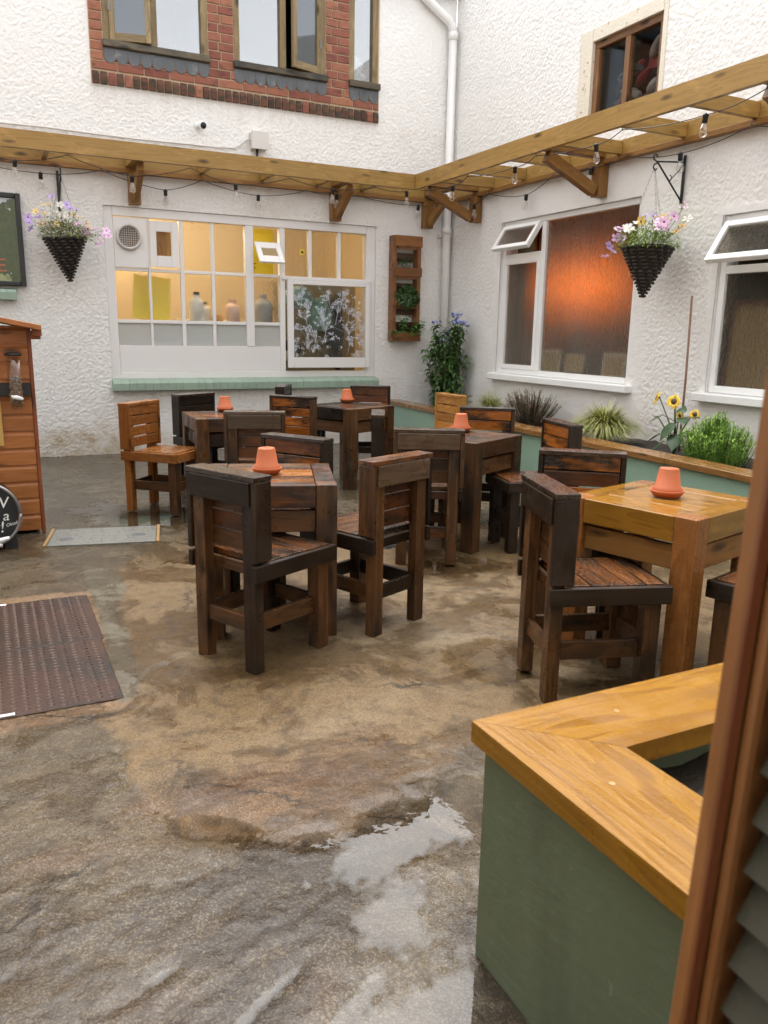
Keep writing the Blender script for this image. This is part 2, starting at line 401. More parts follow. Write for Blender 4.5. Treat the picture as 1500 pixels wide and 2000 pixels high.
M_NUT = plain('brown_nuts', (.22, .13, .07), .6, .3, 40, rvar=.2)
M_CHROME = plain('bright_plastic', (.78, .78, .78), .2, .03)
M_CHALK = plain('blackboard', (.012, .012, .013), .55, .3, 8)
M_CHALKW = plain('white_chalk_ink', (.80, .80, .78), .8, .1)
M_KEGRIM = plain('keg_rim', (.30, .30, .30), .3, .1, metal=.8)
M_PLANKY = wood('wood_pale_yellow', (.42, .25, .06), (.58, .38, .12), st_lo=.8, st_hi=.95, rough=(.4, .6))

def leafmat(name, a, b, rough=.45, var=.25):
    m, t = new_mat(name); n = N(t); v, r, ob = n.coords()
    c = n.mix(n.ramp(n.noise(v, 26, 2, .5), [(.3, 0.0), (.7, 1.0)]), a, b)
    hv = n('HueSaturation', {'Color': c, 'Value': n.math('ADD', n.math('MULTIPLY', r, 2 * var), 1 - var)})
    p = n.out(hv.outputs[0], rough)
    p.inputs['Subsurface Weight'].default_value = 0.0
    return m
L_DARK = leafmat('leaf_dark', (.022, .052, .013), (.06, .13, .03))
L_HERB = leafmat('leaf_herb', (.025, .065, .015), (.075, .165, .035))
L_MID = leafmat('leaf_mid', (.05, .13, .025), (.11, .22, .04))
L_BRIGHT = leafmat('leaf_bright', (.16, .30, .04), (.30, .44, .07))
L_LIME = leafmat('leaf_lime', (.18, .22, .05), (.36, .38, .10))
L_GRASS = leafmat('leaf_straw_grass', (.17, .19, .055), (.42, .40, .16))
L_HEATH = leafmat('leaf_heather', (.15, .11, .075), (.34, .19, .15))
L_SUNF = leafmat('leaf_sunflower', (.035, .085, .03), (.08, .15, .06))
F_PURPLE = leafmat('petal_purple', (.34, .23, .54), (.52, .38, .68))
F_PINK = leafmat('petal_pink', (.66, .34, .60), (.82, .62, .78))
F_YELLOW = leafmat('petal_yellow', (.80, .42, .03), (.85, .62, .16))
F_WHITE = leafmat('petal_white', (.75, .74, .66), (.85, .84, .80))
F_BLUE = leafmat('petal_blue', (.18, .22, .62), (.34, .38, .78))
F_RED = leafmat('petal_red', (.70, .08, .08), (.80, .2, .16))
F_SUN = leafmat('petal_sunflower', (.80, .48, .01), (.85, .62, .05))
F_DARK = leafmat('petal_dark', (.10, .012, .02), (.16, .02, .03))
F_CENTRE = leafmat('sunflower_disc', (.035, .02, .012), (.07, .04, .02))

def glass(name, tint=(.95, .95, .92), scale=60, strength=.6, rough=.05, stretch=(1, 1, 1), dist=0.0, detail=2, bd=.01, clear=.35, ior=1.45):
    m, t = new_mat(name); n = N(t); v, r, ob = n.coords(3.0)
    nm = None
    if strength: nm = n.bump(n.noise(n.vscale(v, stretch), scale, detail, .5, dist), strength, bd)
    p = n.out(tint, rough, nm); p.inputs['Transmission Weight'].default_value = 1.0; p.inputs['IOR'].default_value = ior
    if clear:
        o = [k for k in t.nodes if k.type == 'OUTPUT_MATERIAL'][0]
        mx = n('MixShader', {0: clear, 1: p.outputs[0], 2: n('BsdfTransparent', {'Color': (*tint, 1)}).outputs[0]}); t.links.new(mx.outputs[0], o.inputs[0])
    return m
G_PEBBLE = glass('pebbled_glass', scale=38, strength=.8, rough=.04, stretch=(1, 60, .75), clear=.3)
G_BARK = glass('bark_textured_glass', tint=(.74, .70, .62), scale=15, strength=1.0, rough=.02, stretch=(60, 1.7, .75), dist=2.4, bd=.055, detail=3, clear=.22, ior=1.25)
def frost():
    m, t = new_mat('frosted_glass'); n = N(t); v, r, ob = n.coords(3.0)
    p = t.nodes.new('ShaderNodeBsdfPrincipled'); p.inputs['Base Color'].default_value = (.62, .63, .60, 1); p.inputs['Roughness'].default_value = .3
    t.links.new(n.bump(n.noise(v, 90, 3, .6), .3, .01), p.inputs['Normal'])
    tr = n('BsdfTransparent', {'Color': (.8, .82, .8, 1)}); mx = n('MixShader', {0: .28, 1: p.outputs[0], 2: tr.outputs[0]}); n('OutputMaterial', {0: mx.outputs[0]}); return m
G_FROST = frost()
G_CLEAR = glass('clear_glass', strength=0, rough=.0)
def mirror_glass():
    m, t = new_mat('sky_reflecting_glass'); n = N(t); v, r, ob = n.coords(3.0)
    nm = n.bump(n.noise(v, 1.6, 2, .5), .04, .05)
    g = n('BsdfGlossy', {'Color': (.95, .955, .96, 1), 'Roughness': .02, 'Normal': nm})
    tr = n('BsdfTransparent', {'Color': (.8, .82, .82, 1)})
    lw = n('LayerWeight', {'Blend': .5})
    f = n.math('ADD', n.math('MULTIPLY', lw.outputs['Facing'], .2), .22, True)
    mx = n('MixShader', {0: f, 1: tr.outputs[0], 2: g.outputs[0]}); o = n('OutputMaterial', {0: mx.outputs[0]})
    return m
G_SKY = mirror_glass()
def dim_glass(name, f):
    m, t = new_mat(name); n = N(t)
    g = n('BsdfGlossy', {'Color': (.9, .95, 1, 1), 'Roughness': .05}); tr = n('BsdfTransparent', {'Color': (.85, .85, .85, 1)})
    mx = n('MixShader', {0: f, 1: tr.outputs[0], 2: g.outputs[0]}); n('OutputMaterial', {0: mx.outputs[0]}); return m
G_DIM = dim_glass('dim_casement_glass', .09); G_SKYD = dim_glass('meshed_glass', .05)  # open casements get a weak reflection so their panes look dark
def bulb_glass():
    m, t = new_mat('bulb_glass'); n = N(t)
    g = n('BsdfGlossy', {'Color': (1, 1, 1, 1), 'Roughness': .03}); tr = n('BsdfTransparent', {'Color': (.93, .92, .9, 1)})
    lw = n('LayerWeight', {'Blend': .35}); f = n.math('ADD', n.math('MULTIPLY', lw.outputs['Facing'], .55), .08, True)
    mx = n('MixShader', {0: f, 1: tr.outputs[0], 2: g.outputs[0]}); n('OutputMaterial', {0: mx.outputs[0]}); return m
G_BULB = bulb_glass()
def clear_plastic():
    m, t = new_mat('clear_plastic'); n = N(t)
    g = n('BsdfGlossy', {'Color': (1, 1, 1, 1), 'Roughness': .06}); tr = n('BsdfTransparent', {'Color': (.90, .89, .87, 1)})
    lw = n('LayerWeight', {'Blend': .3}); f = n.math('ADD', n.math('MULTIPLY', lw.outputs['Facing'], .22), .03, True)
    mx = n('MixShader', {0: f, 1: tr.outputs[0], 2: g.outputs[0]}); n('OutputMaterial', {0: mx.outputs[0]}); return m
G_PLASTIC = clear_plastic()

# ------------------------------------------------------------------ numpy noise
def vnoise(x, y, seed=0):
    g = np.random.RandomState(seed).rand(256, 256)
    xi = np.floor(x).astype(int); yi = np.floor(y).astype(int); fx = x - xi; fy = y - yi
    fx = fx * fx * (3 - 2 * fx); fy = fy * fy * (3 - 2 * fy)
    a = g[xi % 256, yi % 256]; b = g[(xi + 1) % 256, yi % 256]; c = g[xi % 256, (yi + 1) % 256]; d = g[(xi + 1) % 256, (yi + 1) % 256]
    return (a * (1 - fx) + b * fx) * (1 - fy) + (c * (1 - fx) + d * fx) * fy
def fbm(x, y, seed=0, o=4):
    s = 0; a = .5; tot = 0
    for i in range(o):
        s = s + a * vnoise(x * 2 ** i, y * 2 ** i, seed + i * 13); tot += a; a *= .5
    return s / tot
def sstep(a, b, x):
    t = np.clip((x - a) / (b - a), 0, 1); return t * t * (3 - 2 * t)
def grid_mesh(name, P, faces_mask, flip=False):
    nu, nv = P.shape[:2]
    idx = np.arange(nu * nv).reshape(nu, nv)
    q = np.stack([idx[:-1, :-1], idx[1:, :-1], idx[1:, 1:], idx[:-1, 1:]], -1)[faces_mask]
    if flip: q = q[:, ::-1]
    used = np.unique(q); remap = np.full(nu * nv, -1); remap[used] = np.arange(len(used))
    V = P.reshape(-1, 3)[used]; q = remap[q]
    me = bpy.data.meshes.new(name); me.vertices.add(len(V)); me.vertices.foreach_set('co', V.astype(np.float32).ravel())
    me.loops.add(q.size); me.loops.foreach_set('vertex_index', q.astype(np.int32).ravel())
    me.polygons.add(len(q)); me.polygons.foreach_set('loop_start', np.arange(0, q.size, 4, dtype=np.int32))
    me.polygons.foreach_set('loop_total', np.full(len(q), 4, np.int32))
    me.polygons.foreach_set('use_smooth', np.ones(len(q), bool)); me.update(); me.validate()
    return me, used
def add_attr(me, name, vals):
    a = me.attributes.new(name, 'FLOAT', 'POINT'); a.data.foreach_set('value', vals.astype(np.float32).ravel())
def cuts(lo, hi, step, marks):
    m = sorted(set([lo, hi] + [k for k in marks if lo < k < hi])); out = []
    for a, b in zip(m[:-1], m[1:]):
        k = max(1, int(round((b - a) / step))); out += list(np.linspace(a, b, k + 1)[:-1])
    return np.array(out + [hi])

# ------------------------------------------------------------------ ground and puddles
def ground():
    x = np.concatenate([[-40, -20, -10], cuts(-6.6, .2, .017, []), [3, 10, 40]])
    y = np.concatenate([[-40, -20, -12], cuts(-9.2, -5.2, .015, []), cuts(-5.2, .1, .03, [])[1:], [2, 10, 40]])
    X, Y = np.meshgrid(x, y, indexing='ij')
    wx = X + .22 * (fbm(X * 1.7, Y * 1.7, 5) - .5) + .05 * (fbm(X * 9, Y * 9, 6) - .5)
    wy = Y + .22 * (fbm(X * 1.7 + 40, Y * 1.7, 7) - .5) + .05 * (fbm(X * 9, Y * 9, 8) - .5)
    def blob(cx, cy, rx, ry, ang=0.0):
        c, s = math.cos(ang), math.sin(ang); dx = wx - cx; dy = wy - cy
        u = (c * dx + s * dy) / rx; v = (-s * dx + c * dy) / ry
        return np.exp(-(u * u + v * v) ** 1.5)
    # tan slab : right of a broken joint on the left, above a ragged joint in front
    jl = np.interp(Y, [-7.2, -6.75, -6.5, -6.0, -5.76, -5.0, -4.3, -3.9], [-4.55, -4.72, -4.83, -4.88, -4.70, -4.66, -4.6, -4.35])
    edge = .11 * (fbm(X * 4, Y * 4, 11) - .5) + .02 * (vnoise(X * 40, Y * 40, 12) - .5)
    tl = sstep(0, .02, X - jl + edge)
    jb = np.interp(X, [-5, -4.75, -4.5, -4.3, -4.1, -3.9, -3], [-6.72, -6.75, -6.98, -6.93, -6.80, -6.75, -6.6])
    tb = sstep(0, .03, Y - jb + edge * 1.6)
    far = 1 - sstep(-4.6, -3.4, Y + .8 * (fbm(X * 1.2, Y * 1.2, 15) - .5))
    tan = tl * tb * np.clip(far, 0, 1)
    # grey screed tongue beside the plates
    sl = np.interp(Y, [-5.95, -5.85, -5.1, -4.7, -4.3, -4.1], [-4.80, -4.79, -4.755, -4.735, -4.75, -4.72])
    sr = np.interp(Y, [-5.95, -5.85, -5.4, -4.9, -4.6, -4.3, -4.1], [-4.80, -4.70, -4.67, -4.66, -4.56, -4.58, -4.70])
    screed = sstep(0, .012, X - sl) * sstep(0, .02, sr - X + edge) * (Y > -5.95) * (Y < -4.1)
    tan = tan * (1 - screed)
    # cement haunch round the plates
    haunch = ((X < -4.74) & (Y > -5.99 + .03 * vnoise(X * 9, Y * 9, 3)) & (Y < -4.56 - .02 * vnoise(X * 9, Y * 9, 4)) & (X > -6)).astype(float)
    dark = blob(-4.64, -7.10, .24, .19) * 1.5 + blob(-4.78, -6.98, .22, .12) * .7 + blob(-4.95, -7.35, .4, .12) * .8 + blob(-5.1, -7.0, .25, .12) * .5 + blob(-4.68, -6.55, .12, .09) * .55 + blob(-4.28, -7.55, .1, .22) * 1.2 + blob(-4.33, -7.85, .12, .3) * 1.2
    rust = blob(-4.80, -7.05, .10, .08) * .9 + blob(-4.95, -7.3, .09, .07) * .8 + blob(-4.66, -7.33, .05, .09) * .9 + blob(-5.0, -6.75, .12, .05) * .6 + blob(-4.45, -6.72, .30, .15) * .9 + blob(-4.35, -6.55, .28, .10) * .5 + blob(-4.72, -6.62, .16, .08) * .6 + blob(-4.1, -6.5, .13, .08) * .4 + blob(-4.66, -7.2, .12, .1) * .4
    pale = blob(-3.6, -5.75, .45, .22) * .8 + blob(-3.05, -5.2, .4, .3) * .5 + blob(-4.1, -6.35, .5, .12, .4) * .25 + blob(-3.1, -6.3, .3, .2) * .5
    h = .008 * (fbm(X * 2.2, Y * 2.2, 21) - .5) + .006 * (fbm(X * 11, Y * 11, 22, 3) - .5)
    front = sstep(-6.6, -7.1, Y + .3 * (fbm(X * 2, Y * 2, 23) - .5))
    h += front * (.0060 * (fbm(X * 6 + .6 * Y, Y * 6 - .5 * X, 31, 4) - .5) + .0045 * (fbm(X * 18, Y * 21, 33, 3) - .5))
    h += (.003 + .0020 * front) * (vnoise(X * 55, Y * 55, 24) - .5) + (.0015 + .0035 * front) * (vnoise(X * 78, Y * 78, 25) - .5)
    h += .002 * tan - .0046 * front
    h = h * (1 - .75 * screed) + .003 * screed
    # joint between slabs
    h -= .008 * np.exp(-((X - jl + edge) / .007) ** 2) * (Y < -5.9) * (Y > -6.8)
    h -= .006 * np.exp(-((Y - jb + edge * 1.6) / .008) ** 2) * (X > -4.75) * (X < -3.9)
    crk = np.interp(X, [-4.75, -4.6, -4.5, -4.35], [-5.80, -5.66, -5.60, -5.60]) + .03 * (vnoise(X * 30, Y * 2, 41) - .5)
    h -= .012 * np.exp(-((Y - crk) / .010) ** 2) * (X > -4.75) * (X < -4.35)
    crf = np.interp(X, [-5.5, -4.76, -4.24, -3.5], [-1.35, -1.61, -2.57, -3.9])
    h -= .006 * np.exp(-((Y - crf) / .012) ** 2) * (X < -3.4)
    # hollows that hold rain
    H = [(-4.66, -6.76, .15, .07, -.6, 1.0), (-4.50, -6.90, .07, .03, -.5, .7), (-4.36, -7.03, .12, .085, .2, .95), (-4.42, -7.25, .13, .10, .5, .7), (-4.45, -7.60, .20, .18, 0, .9), (-4.60, -7.42, .10, .03, .4, .6), (-4.75, -7.30, .12, .025, .5, .6), (-4.95, -7.2, .10, .022, .5, .55),
         (-4.85, -7.52, .22, .07, .3, .7), (-4.78, -7.85, .5, .2, 0, 1.0), (-4.30, -6.90, .10, .07, 0, .8), (-3.98, -6.95, .16, .12, 0, .8), (-4.14, -7.0, .13, .13, 0, .9), (-3.33, -6.12, .24, .26, .3, 1.2), (-3.05, -6.1, .22, .14, 0, .8), (-3.0, -6.55, .4, .16, 0, .9),
         (-4.05, -3.05, .35, .45, 0, 1.0), (-4.45, -2.7, .3, .5, 0, .7), (-3.9, -4.1, .3, .2, 0, .5), (-2.75, -4.9, .35, .25, 0, .7), (-4.1, -4.15, .25, .12, 0, .6), (-5.3, -7.6, .3, .2, 0, .8), (-5.05, -7.75, .2, .12, 0, .8)]
    for cx, cy, rx, ry, an, k in H: h -= .0135 * k * blob(cx, cy, rx, ry, an) * (.55 + .9 * fbm(X * 8 + cx, Y * 13, 63, 3))
    h = np.where((h < -.0075) & (Y < -5.5), -.0075 + (h + .0075) * .55, h)
    near = (X > -6.6) & (X < .2) & (Y > -9.2) & (Y < .1)
    h = np.where(near, h, -.012)
    wet = np.clip(.38 + .9 * (fbm(X * 3, Y * 3, 51) - .5) + .5 * front + .25 * sstep(-5, -3, Y) - .35 * tan * (1 - front), 0, 1)
    me, used = grid_mesh('ground', np.stack([X, Y, h], -1), np.ones((len(x) - 1, len(y) - 1), bool))
    for nme, arr in (('tan', tan), ('screed', screed), ('dark', np.clip(dark, 0, 1)), ('rust', np.clip(rust, 0, 1)), ('pale', np.clip(pale, 0, 1)), ('haunch', haunch * (1 - screed)), ('wet', wet), ('farw', sstep(-4.5, -3.0, Y)), ('front', front)):
        add_attr(me, nme, arr.ravel()[used])
    m, t = new_mat('wet_concrete'); n = N(t); v, r, ob = n.coords(0.0)
    def at(k):
        a = t.nodes.new('ShaderNodeAttribute'); a.attribute_name = k; return a.outputs['Fac']
    big = n.noise(v, 2.3, 5, .62); mid = n.noise(v, 14, 4, .6); fine = n.noise(v, 230, 2, .6)
    c = n.mix(n.ramp(big, [(.32, 0.0), (.68, 1.0)]), (.040, .028, .015), (.105, .078, .046))
    c = n.mix(at('farw'), c, n.mix(big, (.058, .047, .030), (.110, .092, .063)))
    c = n.mix(at('tan'), c, n.mix(mid, (.098, .059, .024), (.162, .105, .049)))
    c = n.mix(n.math('MULTIPLY', at('pale'), .55), c, (.33, .265, .18))
    c = n.mix(at('haunch'), c, (.16, .098, .052))
    c = n.mix(at('screed'), c, n.mix(big, (.095, .080, .054), (.130, .112, .080)))
    c = n.mix(n.math('MULTIPLY', at('rust'), .85), c, n.mix(mid, (.062, .028, .009), (.120, .058, .022)))
    c = n.mix(n.math('MULTIPLY', at('dark'), .9), c, n.mix(mid, (.022, .015, .009), (.050, .037, .025)))
    vo = t.nodes.new('ShaderNodeTexVoronoi'); vo.feature = 'F1'; t.links.new(v, vo.inputs['Vector']); vo.inputs['Scale'].default_value = 290
    sp = n('SeparateColor', {0: vo.outputs['Color']}).outputs[0]
    vd = t.nodes.new('ShaderNodeVectorMath'); vd.operation = 'MULTIPLY_ADD'; t.links.new(n('TexNoise', {'Vector': v, 'Scale': 5.0, 'Detail': 5.0, 'Roughness': .65}).outputs[1], vd.inputs[0]); vd.inputs[1].default_value = (.28, .28, 0); t.links.new(v, vd.inputs[2])
    vc = t.nodes.new('ShaderNodeTexVoronoi'); vc.feature = 'DISTANCE_TO_EDGE'; vc.voronoi_dimensions = '2D'; t.links.new(vd.outputs[0], vc.inputs['Vector']); vc.inputs['Scale'].default_value = .85
    crack = n.math('MULTIPLY', n.ramp(vc.outputs['Distance'], [(0.0, 1.0), (.0035, .8), (.0075, 0.0)]), n.ramp(n.noise(v, 1.7, 2, .5), [(.46, 0.0), (.54, 1.0)]))
    agg = n.math('MULTIPLY', n.ramp(sp, [(.0, 0.0), (.74, 0.0), (.80, 1.0)]), n.math('SUBTRACT', 1.0, at('screed')))
    c = n.mix(n.math('MULTIPLY', agg, .28), c, (.30, .235, .155))
    agd = n.math('MULTIPLY', n.ramp(sp, [(.0, 1.0), (.16, 1.0), (.22, 0.0)]), n.math('SUBTRACT', 1.0, at('screed')))
    c = n.mix(n.math('MULTIPLY', agd, .45), c, (.022, .016, .011))
    c = n.mix(n.ramp(mid, [(.30, .5), (.50, 0.0)]), c, (.035, .025, .015))
    c = n.mix(n.math('MULTIPLY', crack, .85), c, (.014, .010, .007))
    damp = n.ramp(n.noise(v, 2.3, 7, .70, .5), [(.47, 0.0), (.53, 1.0)])
    c = n.mix(n.math('MULTIPLY', damp, .68), c, n.mix(1.0, c, (.42, .36, .29), 'MULTIPLY'))
    wv = n.math('ADD', n.math('ADD', at('wet'), n.math('MULTIPLY', damp, .42)), n.math('MULTIPLY', n.math('SUBTRACT', mid, .5), .8))
    ro = n.ramp(wv, [(.25, .48), (.5, .27), (.9, .09)])
    film = n.math('MULTIPLY', n.ramp(n.noise(n.vscale(v, (6, 11, 1)), 1.0, 7, .68, .5), [(.54, 0.0), (.60, 1.0)]), n.math('ADD', n.math('MULTIPLY', at('front'), .85), .12), True)
    film = n.math('MULTIPLY', film, n.math('SUBTRACT', 1.0, n.math('MULTIPLY', at('dark'), .8)))
    nm = n.bump(fine, n.math('MULTIPLY', n.math('SUBTRACT', 1.0, film), .4), .003); nm = n.bump(n.noise(v, 46, 3, .55), .32, .006, nm); nm = n.bump(n.noise(v, 17, 2, .5, .6), n.math('MULTIPLY', at('wet'), .12), .012, nm)
    ro = n.math('ADD', n.math('MULTIPLY', n.math('ADD', ro, n.math('MULTIPLY', at('dark'), .16)), n.math('SUBTRACT', 1.0, n.math('MULTIPLY', film, .75))), .03, True)
    n.out(c, ro, nm, spec=.24)
    tag(link('ground', me, m), 'wet patched concrete yard with cracks, tan slab and grey screed', kind='structure')
    # standing water: flat sheets wherever the concrete lies lower
    lvl = -.0075
    def sheet(x0, x1, y0, y1, lv):
        fx = (X > x0) & (X < x1) & (Y > y0) & (Y < y1) & (h < lv + .004)
        fm = fx[:-1, :-1] & fx[1:, :-1] & fx[1:, 1:] & fx[:-1, 1:]
        if fm.sum() < 8: return
        P = np.stack([X, Y, np.full_like(X, lv) + .0002 * (vnoise(X * 14, Y * 14, 61) - .5)], -1)
        me, us_ = grid_mesh('puddle', P, fm); add_attr(me, 'depth', (lv - h).ravel()[us_])
        tag(link('puddle', me, M_WATER), kind='structure')
    sheet(-6.0, -3.75, -9.0, -6.45, lvl); sheet(-3.75, -2.4, -7.3, -5.6, lvl + .001); sheet(-5.0, -2.0, -5.4, -1.5, lvl + .001)
def water_mat():
    m, t = new_mat('rain_water'); n = N(t); v, r, ob = n.coords(0.0)
    nm = n.bump(n.noise(v, 22, 2, .5), .035, .01)
    g = n('BsdfGlossy', {'Color': (1, 1, 1, 1), 'Roughness': .02, 'Normal': nm}); tr = n('BsdfTransparent', {'Color': (.90, .87, .81, 1)})
    fr = n('Fresnel', {'IOR': 1.47, 'Normal': nm})
    da = t.nodes.new('ShaderNodeAttribute'); da.attribute_name = 'depth'
    fac = n.math('MULTIPLY', fr.outputs[0], n.ramp(n.math('MULTIPLY', da.outputs['Fac'], 250.0), [(0.0, 0.0), (.12, .35), (.6, 1.0)]))
    mx = n('MixShader', {0: fac, 1: tr.outputs[0], 2: g.outputs[0]}); n('OutputMaterial', {0: mx.outputs[0]}); return m
M_WATER = water_mat()
ground()

# ------------------------------------------------------------------ the two white walls
def wall_surface(axis, u0, u1, z1, step, openings, flat, stain, parent):
    um = [p for o in openings for p in o[:2]]; zm = [p for o in openings for p in o[2:]]
    uf = -5.35 if axis == 0 else -5.6
    u = np.concatenate([cuts(u0, uf, .03, um), cuts(uf, u1, step, um)[1:]]); z = cuts(0 - .02, z1, step, zm)
    U, Z = np.meshgrid(u, z, indexing='ij')
    n1 = vnoise(U / .021, Z / .019, 3 + axis); n2 = vnoise(U / .0125, Z / .0125, 9 + axis); n3 = fbm(U / .25, Z / .25, 15)
    n4 = vnoise(U / .031 + 7, Z / .027, 14 + axis)
    pb = [vnoise(U / a + o, Z / b + o, sd + axis) for a, b, o, sd in ((.0150, .0138, 0, 3), (.0165, .0150, 5.3, 41), (.0135, .0130, 9.7, 77))]
    rough = (.0034 + .0036 * fbm(U / .3, Z / .3, 19)) * np.maximum(np.maximum(sstep(.48, .88, pb[0]), sstep(.48, .88, pb[1])), .8 * sstep(.5, .9, pb[2])) + .002 * n2
    sm = flat(U, Z)
    d = rough * (1 - .9 * sm) + .004 * (n3 - .5) - .006 * (1 - sm) + .004 * sm * fbm(U / .06, Z / .03, 40)
    Um, Zm = (U[:-1, :-1] + U[1:, 1:]) / 2, (Z[:-1, :-1] + Z[1:, 1:]) / 2
    mask = np.ones(Um.shape, bool)
    for a, b, c, e in openings: mask &= ~((Um > a) & (Um < b) & (Zm > c) & (Zm < e))
    P = np.stack([U, -d, Z], -1) if axis == 0 else np.stack([-d, U, Z], -1)
    me, used = grid_mesh('render_coat', P, mask, flip=(axis == 1))
    add_attr(me, 'stain', np.clip(stain(U, Z), 0, 1).ravel()[used])
    link('render_coat', me, M_RENDER, parent)
    mb = MB()                                  # masonry behind the render, with the openings left out
    us = sorted(set([u0, u1] + um)); zs = sorted(set([-.02, z1] + zm))
    for i in range(len(us) - 1):
        for k in range(len(zs) - 1):
            cu, cz = (us[i] + us[i + 1]) / 2, (zs[k] + zs[k + 1]) / 2
            if any(a < cu < b and c < cz < e for a, b, c, e in openings): continue
            if axis == 0: mb.box((us[i], .008, zs[k]), (us[i + 1], .22, zs[k + 1]))
            else: mb.box((.008, us[i], zs[k]), (.22, us[i + 1], zs[k + 1]))
    mb.build('masonry', M_WHITE, parent)
KW = (-3.95, -.972, .77, 2.46)
UW = [(-3.86, -2.865, 3.86, 4.9), (-2.60, -1.605, 3.86, 4.9), (-1.33, -.99, 3.86, 4.9)]
wa = T('rendered_wall', 'white roughcast wall holding the long kitchen window and the red brick panel', 'wall')
def flatA(U, Z):
    return np.maximum(((U > -4.0) & (U < -.96) & (Z > 3.53)).astype(float), .75 * sstep(.36, .1, Z) * sstep(-4.35, -3.9, U + .2 * (vnoise(U * 6, Z * 6, 2) - .5)))
def stainA(U, Z):
    e = .35 * (fbm(U * 4, Z * 4, 70) - .5)
    return sstep(.42, .05, Z + e) * (.5 + .9 * np.exp(-((U + 4.1) / .55) ** 2)) + .35 * np.exp(-((U + 2.2) / .3) ** 2 - ((Z - 2.55) / .25) ** 2) + .30 * (vnoise(U * 26, Z * 1.5, 91) > .55) * vnoise(U * 60, Z * 3, 92) * sstep(.30, .64, Z) * (Z < .66) * (U > -3.95) + .25 * vnoise(U * 30, Z * 2, 93) * sstep(3.15, 3.5, Z) * (Z < 3.53) * (U > -4.0)
wall_surface(0, -7.2, 0.0, 4.95, .0080, [KW] + UW, flatA, stainA, wa)
B1 = (-3.17, -1.10, .83, 2.455); B2 = (-5.25, -4.05, .83, 2.20); BU = (-3.30, -2.235, 3.15, 3.955)
wb = T('rendered_wall', 'white roughcast wall above the long planter with the orange lit window', 'wall')
def flatB(U, Z):
    w = .06 * (vnoise(U * 5, Z * 5, 80) - .5)
    f = sstep(-1.0, -1.03, U + w) * sstep(-3.55, -3.4, U + w) * sstep(2.40, 2.46, Z + w) * sstep(2.95, 2.8, Z + w)
    f = np.maximum(f, sstep(-.42, -.55, U + w) * sstep(-3.4, -3.3, U + w) * sstep(1.25, 1.1, Z + w - .45 * sstep(-1.1, -.6, U)) )
    f = np.maximum(f, sstep(-.98, -1.02, U + w) * sstep(-3.34, -3.28, U + w) * sstep(2.5, 2.4, Z) * .9)
    f = np.maximum(f, sstep(-3.98, -4.0, U) * sstep(2.28, 2.24, Z) * .8)
    return f
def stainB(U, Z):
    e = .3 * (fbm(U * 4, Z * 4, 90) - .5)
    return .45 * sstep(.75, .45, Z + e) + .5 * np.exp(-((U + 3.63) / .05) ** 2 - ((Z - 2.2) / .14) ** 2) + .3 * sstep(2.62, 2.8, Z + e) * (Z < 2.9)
wall_surface(1, -8.6, 0.0, 4.95, .0085, [B1, B2, BU], flatB, stainB, wb)
gut = T('roof_gutter', 'dark eaves gutter running along the top of the brick panel wall', 'gutter')
MB().box((-7.2, -.13, 4.955), (-.02, .1, 5.05)).build('trough', M_BLACK, gut)
MB().box((-7.2, -.02, 5.052), (-.02, .4, 5.3)).build('soffit', M_SLATE, gut)

# unseen walls, sized and whitened to limit sky and bounce light; house beyond
rear = MB().box((-7.2, -10.3, 0), (1, -10.0, 5.4)).build('unseen_rear_wall', M_REAR); tag(rear, 'unseen white wall behind the viewpoint, sized to limit sky and bounce light', 'wall')
lft = MB().box((-7.2, -9.9, 0), (-6.9, -1.5, 5.4)).build('unseen_side_wall', M_REAR); tag(lft, 'unseen white wall beside the yard, sized to limit sky and bounce light', 'wall')
nb_ = MB().add([(1.4, -14, 0), (8, -14, 0), (8, -10.5, 0), (1.4, -10.5, 0), (1.4, -14, 5.7), (8, -14, 10.2), (8, -10.5, 10.2), (1.4, -10.5, 5.7)], [(0, 3, 2, 1), (4, 5, 6, 7), (0, 1, 5, 4), (1, 2, 6, 5), (2, 3, 7, 6), (3, 0, 4, 7)])
tag(nb_.build('neighbour_house', M_HOUSE), 'brown brick house with sloping roof behind the yard', 'house')
# ------------------------------------------------------------------ rooms behind the windows
def room(name, x0, x1, y0, y1, z0, z1, open_side, m, t=.04):
    mb = MB()
    mb.box((x0, y0, z0 - t), (x1, y1, z0)); mb.box((x0, y0, z1), (x1, y1, z1 + t))
    if open_side != '-x': mb.box((x0 - t, y0, z0), (x0, y1, z1))
    mb.box((x1, y0, z0), (x1 + t, y1, z1))
    if open_side != '-y': mb.box((x0, y0 - t, z0), (x1, y0, z1))
    mb.box((x0, y1, z0), (x1, y1 + t, z1))
    o = mb.build(name, m); tag(o, kind='structure'); return o
room('kitchen_room', -4.1, -.8, .225, 2.0, .6, 2.75, '-y', M_KITCHEN)
for a, b, c, e in UW: room('upstairs_room', a - .05, b + .05, .225, 1.6, 3.7, 5.1, '-y', M_CAVITY)
room('lounge_room', .225, 1.9, -3.5, .15, .6, 2.75, '-x', M_ROOMD)
room('side_room', .225, 1.5, -5.4, -3.9, .6, 2.5, '-x', M_ROOMD)
room('store_room', .225, 1.3, -3.4, -2.1, 3.0, 4.2, '-x', M_CAVITY)
def lamp(name, loc, e, col, r=.08):
    l = bpy.data.lights.new(name, 'POINT'); l.energy = e; l.color = col; l.shadow_soft_size = r
    o = bpy.data.objects.new(name, l); COL.objects.link(o); o.location = loc
lamp('kitchen_lamp', (-2.75, .42, 2.62), 8, (1, .85, .60)); lamp('kitchen_lamp', (-3.6, 1.5, 2.6), 4, (1, .84, .58))
